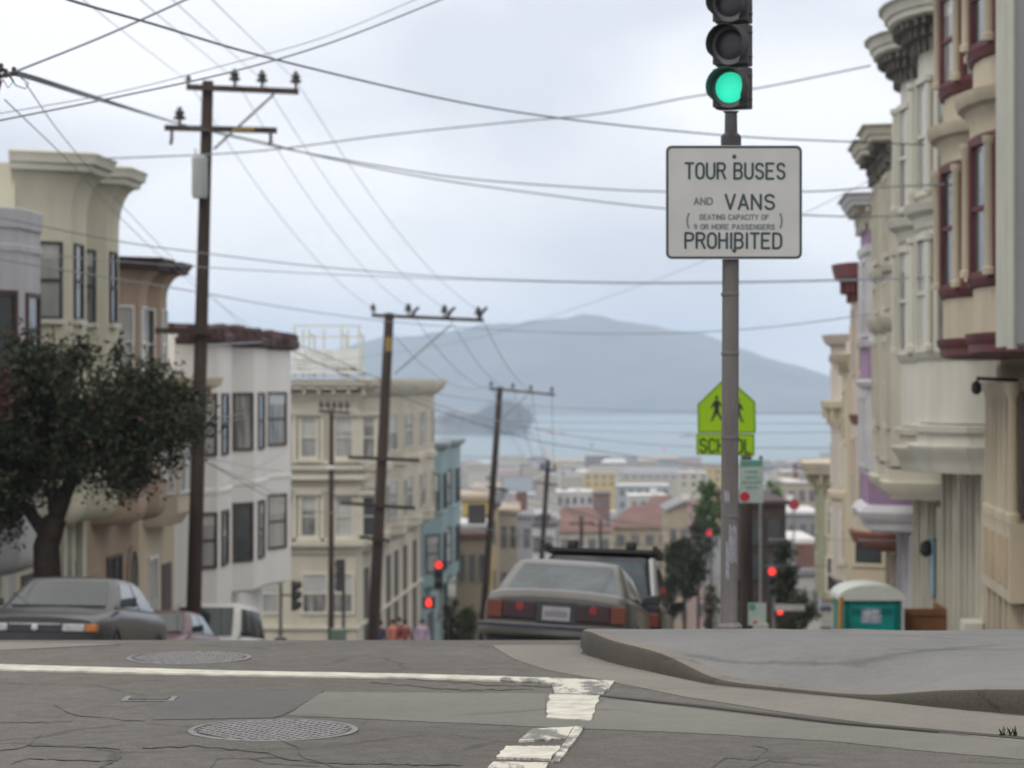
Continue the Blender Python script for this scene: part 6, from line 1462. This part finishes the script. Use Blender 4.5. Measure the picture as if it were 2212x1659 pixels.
house(1468, 1530, 1020, 1050, 'cream', 'cream' if False else 'white', nwin=(3, 2), label='sunlit cream building left of the lime sign foot'); house(1520, 1560, 1010, 1080, 'yellow', 'tan', nwin=(2, 2), label='ochre building behind the lime sign post')
house(1693, 1752, 1017, 420, 'cream', 'white', nwin=(3, 3), label='bright cream building right of the pale green tree'); house(1700, 1765, 1040, 330, 'beige', 'white', nwin=(3, 2), label='beige house under the bright cream building at right')
house(1700, 1770, 1105, 230, 'grey', 'white', nwin=(3, 2), label='grey house with a white roof left of the sage building'); house(1698, 1765, 1168, 170, 'pale blue', 'white', nwin=(3, 2), label='pale blue house with white eaves low at right'); house(1705, 1772, 1230, 140, 'white', 'grey', nwin=(3, 2), label='lowest white house left of the sage building')
# sheds on the piers
def shed(x0, x1, yt, yb, D, wall, roof, label):
    zb = -75; X0, X1 = (x0-CX)/F*D, (x1-CX)/F*D; z1 = (CY-yt)/F*D; o = empty('pier_shed', (X0, D, -74.5), label, 'pier shed', 'sheds along the shore')
    MB().box(X0, X1, D, D+30, zb-1, z1-3).build('wall', CM[wall], o); MB().add([(X0-1, D-1, z1-3), (X1+1, D-1, z1-3), (X1+1, D+31, z1-3), (X0-1, D+31, z1-3), (X0+1, D+15, z1), (X1-1, D+15, z1)], [(0,3,2,1),(0,1,5,4),(2,3,4,5),(1,2,5),(3,0,4)]).build('roof', RM[roof], o)
shed(1070, 1262, 990, 1010, 2440, 'pink', 'tan', 'long pinkish pier shed at the left of the shore'); shed(1270, 1372, 993, 1010, 2460, 'grey', 'dark', 'dark grey pier shed in the middle of the shore'); shed(1378, 1448, 986, 1010, 2400, 'cream', 'tan', 'cream pier shed catching the light'); shed(1452, 1490, 992, 1008, 2420, 'grey', 'dark', 'small dark domed pier shed right of the cream one'); shed(1000, 1066, 997, 1012, 2380, 'white', 'white', 'white pier shed at the left end of the shore')
# filler: every house of the flats, row by row
wl = ['white']*4+['cream']*4+['beige']*4+['tan']*4+['grey']*3+['pink']*2+['brown']*2+['yellow', 'pale blue', 'terracotta']; rl = ['white']*3+['grey']*4+['tan']*3+['dark']*3+['red']*3
for D in (2250, 2080, 1920, 1760, 1610, 1470, 1340, 1220, 1110, 1000, 900, 800, 710, 630, 560, 500, 440, 385, 280, 250):
    for (xa, xb) in ((988, 1560), (1640, 1800)):
        if D < 400 and xa > 1600: continue
        x = xa+rng.uniform(0, 30)
        while x < xb:
            wm = rng.uniform(6, 13) if D < 900 else rng.uniform(9, 24); wpx = wm*F/D
            stc = 1106+5690*RC(D)/D; half = 8.5*F/D
            if not (x+wpx > stc-half and x < stc+half):
                wc, rc = rng.choice(wl), rng.choice(rl); sh = rng.choice(['flat', 'flat', 'flat', 'gabled', 'hipped'])
                hh = rng.choice([6, 7, 9, 10, 12, 13]); z = G(D)+hh
                house(x, x+wpx, 0, D+rng.uniform(-20, 20)*D/1000, wc, rc, sh, depth=rng.uniform(10, 16), nwin=((2, 2) if D < 800 else (2, 1)) if D < 1300 else (0, 0), group=f'{wc} houses with {rc} {sh} roofs on the flats', label=f'{wc} house with a {rc} {sh} roof among the crowded rooftops below', zt=z)
            x += wpx+rng.uniform(0, 3)*F/D
for i in range(70):
    D = rng.choice([450, 560, 680, 820, 980, 1150, 1400, 1700, 2000])*rng.uniform(.95, 1.05); x = rng.choice([rng.uniform(1000, 1540), rng.uniform(1640, 1790)])
    h = rng.uniform(7, 13); z = G(D)+h; yt = CY-z/D*F; hp = h*.7*F/D
    tree('small rounded tree among the crowded rooftops below', x, yt, yt+hp, h*.75*F/D, D, rng.choice([LF1, LF2, LF3]), 420, size=h*.05, group='small trees among the rooftops', seed=100+i, clumps=8)

# ---------------------------------------------------------------- the bay, the islands, boats
WTR = bpy.data.materials.new('bay_water'); WTR.use_nodes = True; nt = WTR.node_tree; b = nt.nodes['Principled BSDF']
b.inputs['Base Color'].default_value = (.10,.17,.19,1); b.inputs['Roughness'].default_value = .35
tc = nt.nodes.new('ShaderNodeTexCoord'); nz = nt.nodes.new('ShaderNodeTexNoise'); mp = nt.nodes.new('ShaderNodeMapping'); mp.inputs['Scale'].default_value = (.01, .03, 1)
nt.links.new(tc.outputs['Object'], mp.inputs[0]); nt.links.new(mp.outputs[0], nz.inputs['Vector']); nz.inputs['Scale'].default_value = 3; nz.inputs['Detail'].default_value = 8; nz.inputs['Roughness'].default_value = .7
bp = nt.nodes.new('ShaderNodeBump'); bp.inputs['Strength'].default_value = .6; bp.inputs['Distance'].default_value = 4; nt.links.new(nz.outputs['Fac'], bp.inputs['Height']); nt.links.new(bp.outputs[0], b.inputs['Normal'])
rp = nt.nodes.new('ShaderNodeValToRGB'); rp.color_ramp.elements[0].position = .35; rp.color_ramp.elements[0].color = (.085,.15,.17,1); rp.color_ramp.elements[1].position = .65; rp.color_ramp.elements[1].color = (.13,.21,.225,1); nt.links.new(nz.outputs['Fac'], rp.inputs[0]); nt.links.new(rp.outputs[0], b.inputs['Base Color'])
sheet('water', [(2000, -6000, 6000, -74.5), (6000, -6000, 6000, -74.5), (12000, -9000, 9000, -74.5)], WTR, 4)
def fbm(x, y, s=0):
    v = 0; a = 1; f = 1
    for i in range(5): v += a*(math.sin(x*f*1.3+s+i*1.7)*math.cos(y*f*1.1-s*.7+i*2.3)); a *= .5; f *= 2.1
    return v
def island(name, prof, Dc, half, m, kind='structure', amp=.06, n=160, my=40, skew=0):
    """prof: (x, y) ridge outline; Dc distance of the ridge; half: half depth"""
    xs = [p[0] for p in prof]; vs = []; fs = []
    for j in range(my+1):
        v = j/my*2-1; Yd = Dc+v*half
        for i in range(n+1):
            x = xs[0]+(xs[-1]-xs[0])*i/n
            for (a, ya), (b_, yb) in zip(prof, prof[1:]):
                if x <= b_: y = ya+(yb-ya)*(x-a)/max(1e-6, b_-a); break
            ridge = (CY-y)/F*Dc+75; X = (x-CX)/F*Dc
            k = max(0, 1-abs(v)**1.25); gully = 1+amp*3*fbm(X/260, Yd/500, 1)*(1-k)*k*4*.5+amp*.35*fbm(X/60, Yd/60, 3)*k
            vs.append((X, Yd, -77+(ridge+2)*k**.85*gully))
    for j in range(my):
        for i in range(n): a = j*(n+1)+i; fs.append((a, a+1, a+n+2, a+n+1))
    o = MB().add(vs, fs).build(name, m, smooth=60, flip=False)
    if kind: o['kind'] = kind
    return o
HILL = mat('wooded_hillside', (.035,.042,.038), .95, .4, .006, col2=(.12,.105,.075))
HP = [(420,905),(560,800),(680,765),(770,742),(860,728),(960,714),(1060,704),(1130,694),(1190,686),(1260,683),(1310,688),(1370,697),(1430,703),(1470,716),(1530,727),(1580,745),(1650,768),(1720,791),(1790,812),(1880,838),(2000,872),(2120,906)]
island('hills', HP, 7000, 600, HILL)
RK = mat('island_rock', (.12,.11,.095), .9, .3, .05)
island('hills', [(900,900),(930,905),(955,893),(1000,889),(1040,893),(1080,900),(1120,915),(1140,928),(1158,940)], 3890, 45, RK, amp=.05, n=70, my=14)
def wood(label, pts, D, m, n, size, spread, name='wood'):
    P = [tuple(W(x, y, D+rng.uniform(-20, 20))) for x, y in pts]; o = leaves(None, None, n, size, 0, 77, m, name, None, pts=P, spread=spread); return tag(o, label, 'trees', kind='stuff')
pts = [(x, y) for x in range(1040, 1150, 7) for y in range(874, 936, 6) if ((x-1092)/56)**2+((y-905)/34)**2 < 1 and rng.random() < .85]+[(x, rng.uniform(893, 930)) for x in range(960, 1130, 4)]
wood('dark wooded mound of trees on the small island', pts, 3860, LF1, 9000, 1.9, 3.2)
o = empty('island_building', W(985, 889, 3880), 'long pale building on top of the small island', 'building'); a, b_ = W(952, 890, 3880), W(1028, 884, 3880)
MB().box(a.x, b_.x, 3876, 3890, a.z-4, b_.z).build('wall', CM['white'], o); MB().box(a.x-1, b_.x+1, 3875, 3891, b_.z, b_.z+1).build('roof', RM['white'], o)
HULLR = mat('hull_red', (.55,.06,.05), .5, .1, .5); HULLW = mat('hull_white', (.65,.65,.64), .5, .05, .5); HULLG = mat('hull_grey', (.22,.22,.22), .6, .1, .5)
def boat(label, x, y, wpx, D, hull, top, name='ferry', h=1.0, mast=False):
    p = W(x, y, D); p.z = -74.5; Ln = wpx*D/F; o = empty(name, p, label, 'boat'); s = Ln/2
    MB().loft([[(p.x-s*k, p.y-w_*s*.2, z) for k, w_ in ((1, 0),)]+[(p.x-s*.8, p.y-s*.18, z), (p.x+s*.9*e, p.y-s*.18, z), (p.x+s*e, p.y, z), (p.x+s*.9*e, p.y+s*.18, z), (p.x-s*.8, p.y+s*.18, z)] for z, e in ((-75.2, .92), (-74.5+s*.16*h, 1))]).build('hull', hull, o)
    MB().box(p.x-s*.55, p.x+s*.6, p.y-s*.13, p.y+s*.13, -74.5+s*.16*h, -74.5+s*.34*h).build('cabin', top, o)
    MB().box(p.x-s*.3, p.x+s*.35, p.y-s*.1, p.y+s*.1, -74.5+s*.34*h, -74.5+s*.46*h).build('wheelhouse', top, o)
    if mast: MB().tube([(p.x, p.y, -74.4), (p.x, p.y, -74.5+s*1.0)], s*.02+.08, 6).build('mast', HULLG, o)
    return o
boat('red and white ferry on the bay right of the small island', 1202, 937, 36, 3950, HULLR, HULLW)
boat('grey ship half hidden by the lime school sign', 1488, 944, 44, 3700, HULLG, mat('ship_grey', (.34,.33,.30), .6, .1), 'ship', mast=True)
def sailboat(label, x, yb, D, h, sail):
    p = W(x, yb, D); p.z = -74.5; o = empty('sailboat', p, label, 'boat')
    MB().loft([[(p.x-4*e, p.y, z), (p.x, p.y-1.2, z), (p.x+4*e, p.y, z), (p.x, p.y+1.2, z)] for z, e in ((-74.9, .8), (-73.6, 1))]).build('hull', HULLW, o)
    MB().tube([(p.x, p.y, -73.6), (p.x, p.y, -73.6+h)], .12, 6).build('mast', HULLG, o)
    MB().prismy([(p.x+.2, -72.8), (p.x+h*.38, -72.8), (p.x+.2, -73.8+h)], p.y-.05, p.y+.05).build('sail', sail, o); MB().prismy([(p.x-.2, -72.8), (p.x-h*.25, -73.2), (p.x-.2, -74.5+h)], p.y-.05, p.y+.05).build('jib', sail, o)
sailboat('sailboat with a pinkish white sail above the fourth pole', 1176, 990, 2650, 13, mat('pink_sail', (.60,.42,.40), .8, .05)); sailboat('tiny white sailboat on the water left of the fourth pole', 1152, 968, 3100, 9, HULLW); sailboat('tiny dark sailboat in the middle of the bay', 1278, 972, 3050, 8, HULLG)
p = W(1435, 975, 2980); o = empty('buoy', (p.x, p.y, -74.5), 'small red buoy on the bay left of the lime sign', 'buoy'); MB().lathe((p.x, p.y, -74.8), [(1.8, 0), (2.0, .8), (.9, 1.4), (.7, 4.0), (0, 4.4)], 10).build('float', mat('buoy_red', (.75,.05,.03), .6, .05), o)

# ---------------------------------------------------------------- haze
hz = MB().box(-4500, 4500, -80, 9800, -82, 215).build('haze', None); hz['kind'] = 'stuff'; hz['label'] = 'pale blue sea haze over the bay'
m = bpy.data.materials.new('haze'); m.use_nodes = True; nt = m.node_tree; nt.nodes.remove(nt.nodes['Principled BSDF'])
pv = nt.nodes.new('ShaderNodeVolumePrincipled'); pv.inputs['Color'].default_value = (.68,.81,1.0,1); pv.inputs['Density'].default_value = .00016; pv.inputs['Anisotropy'].default_value = 0
nt.links.new(pv.outputs[0], nt.nodes['Material Output'].inputs['Volume']); hz.data.materials.append(m)
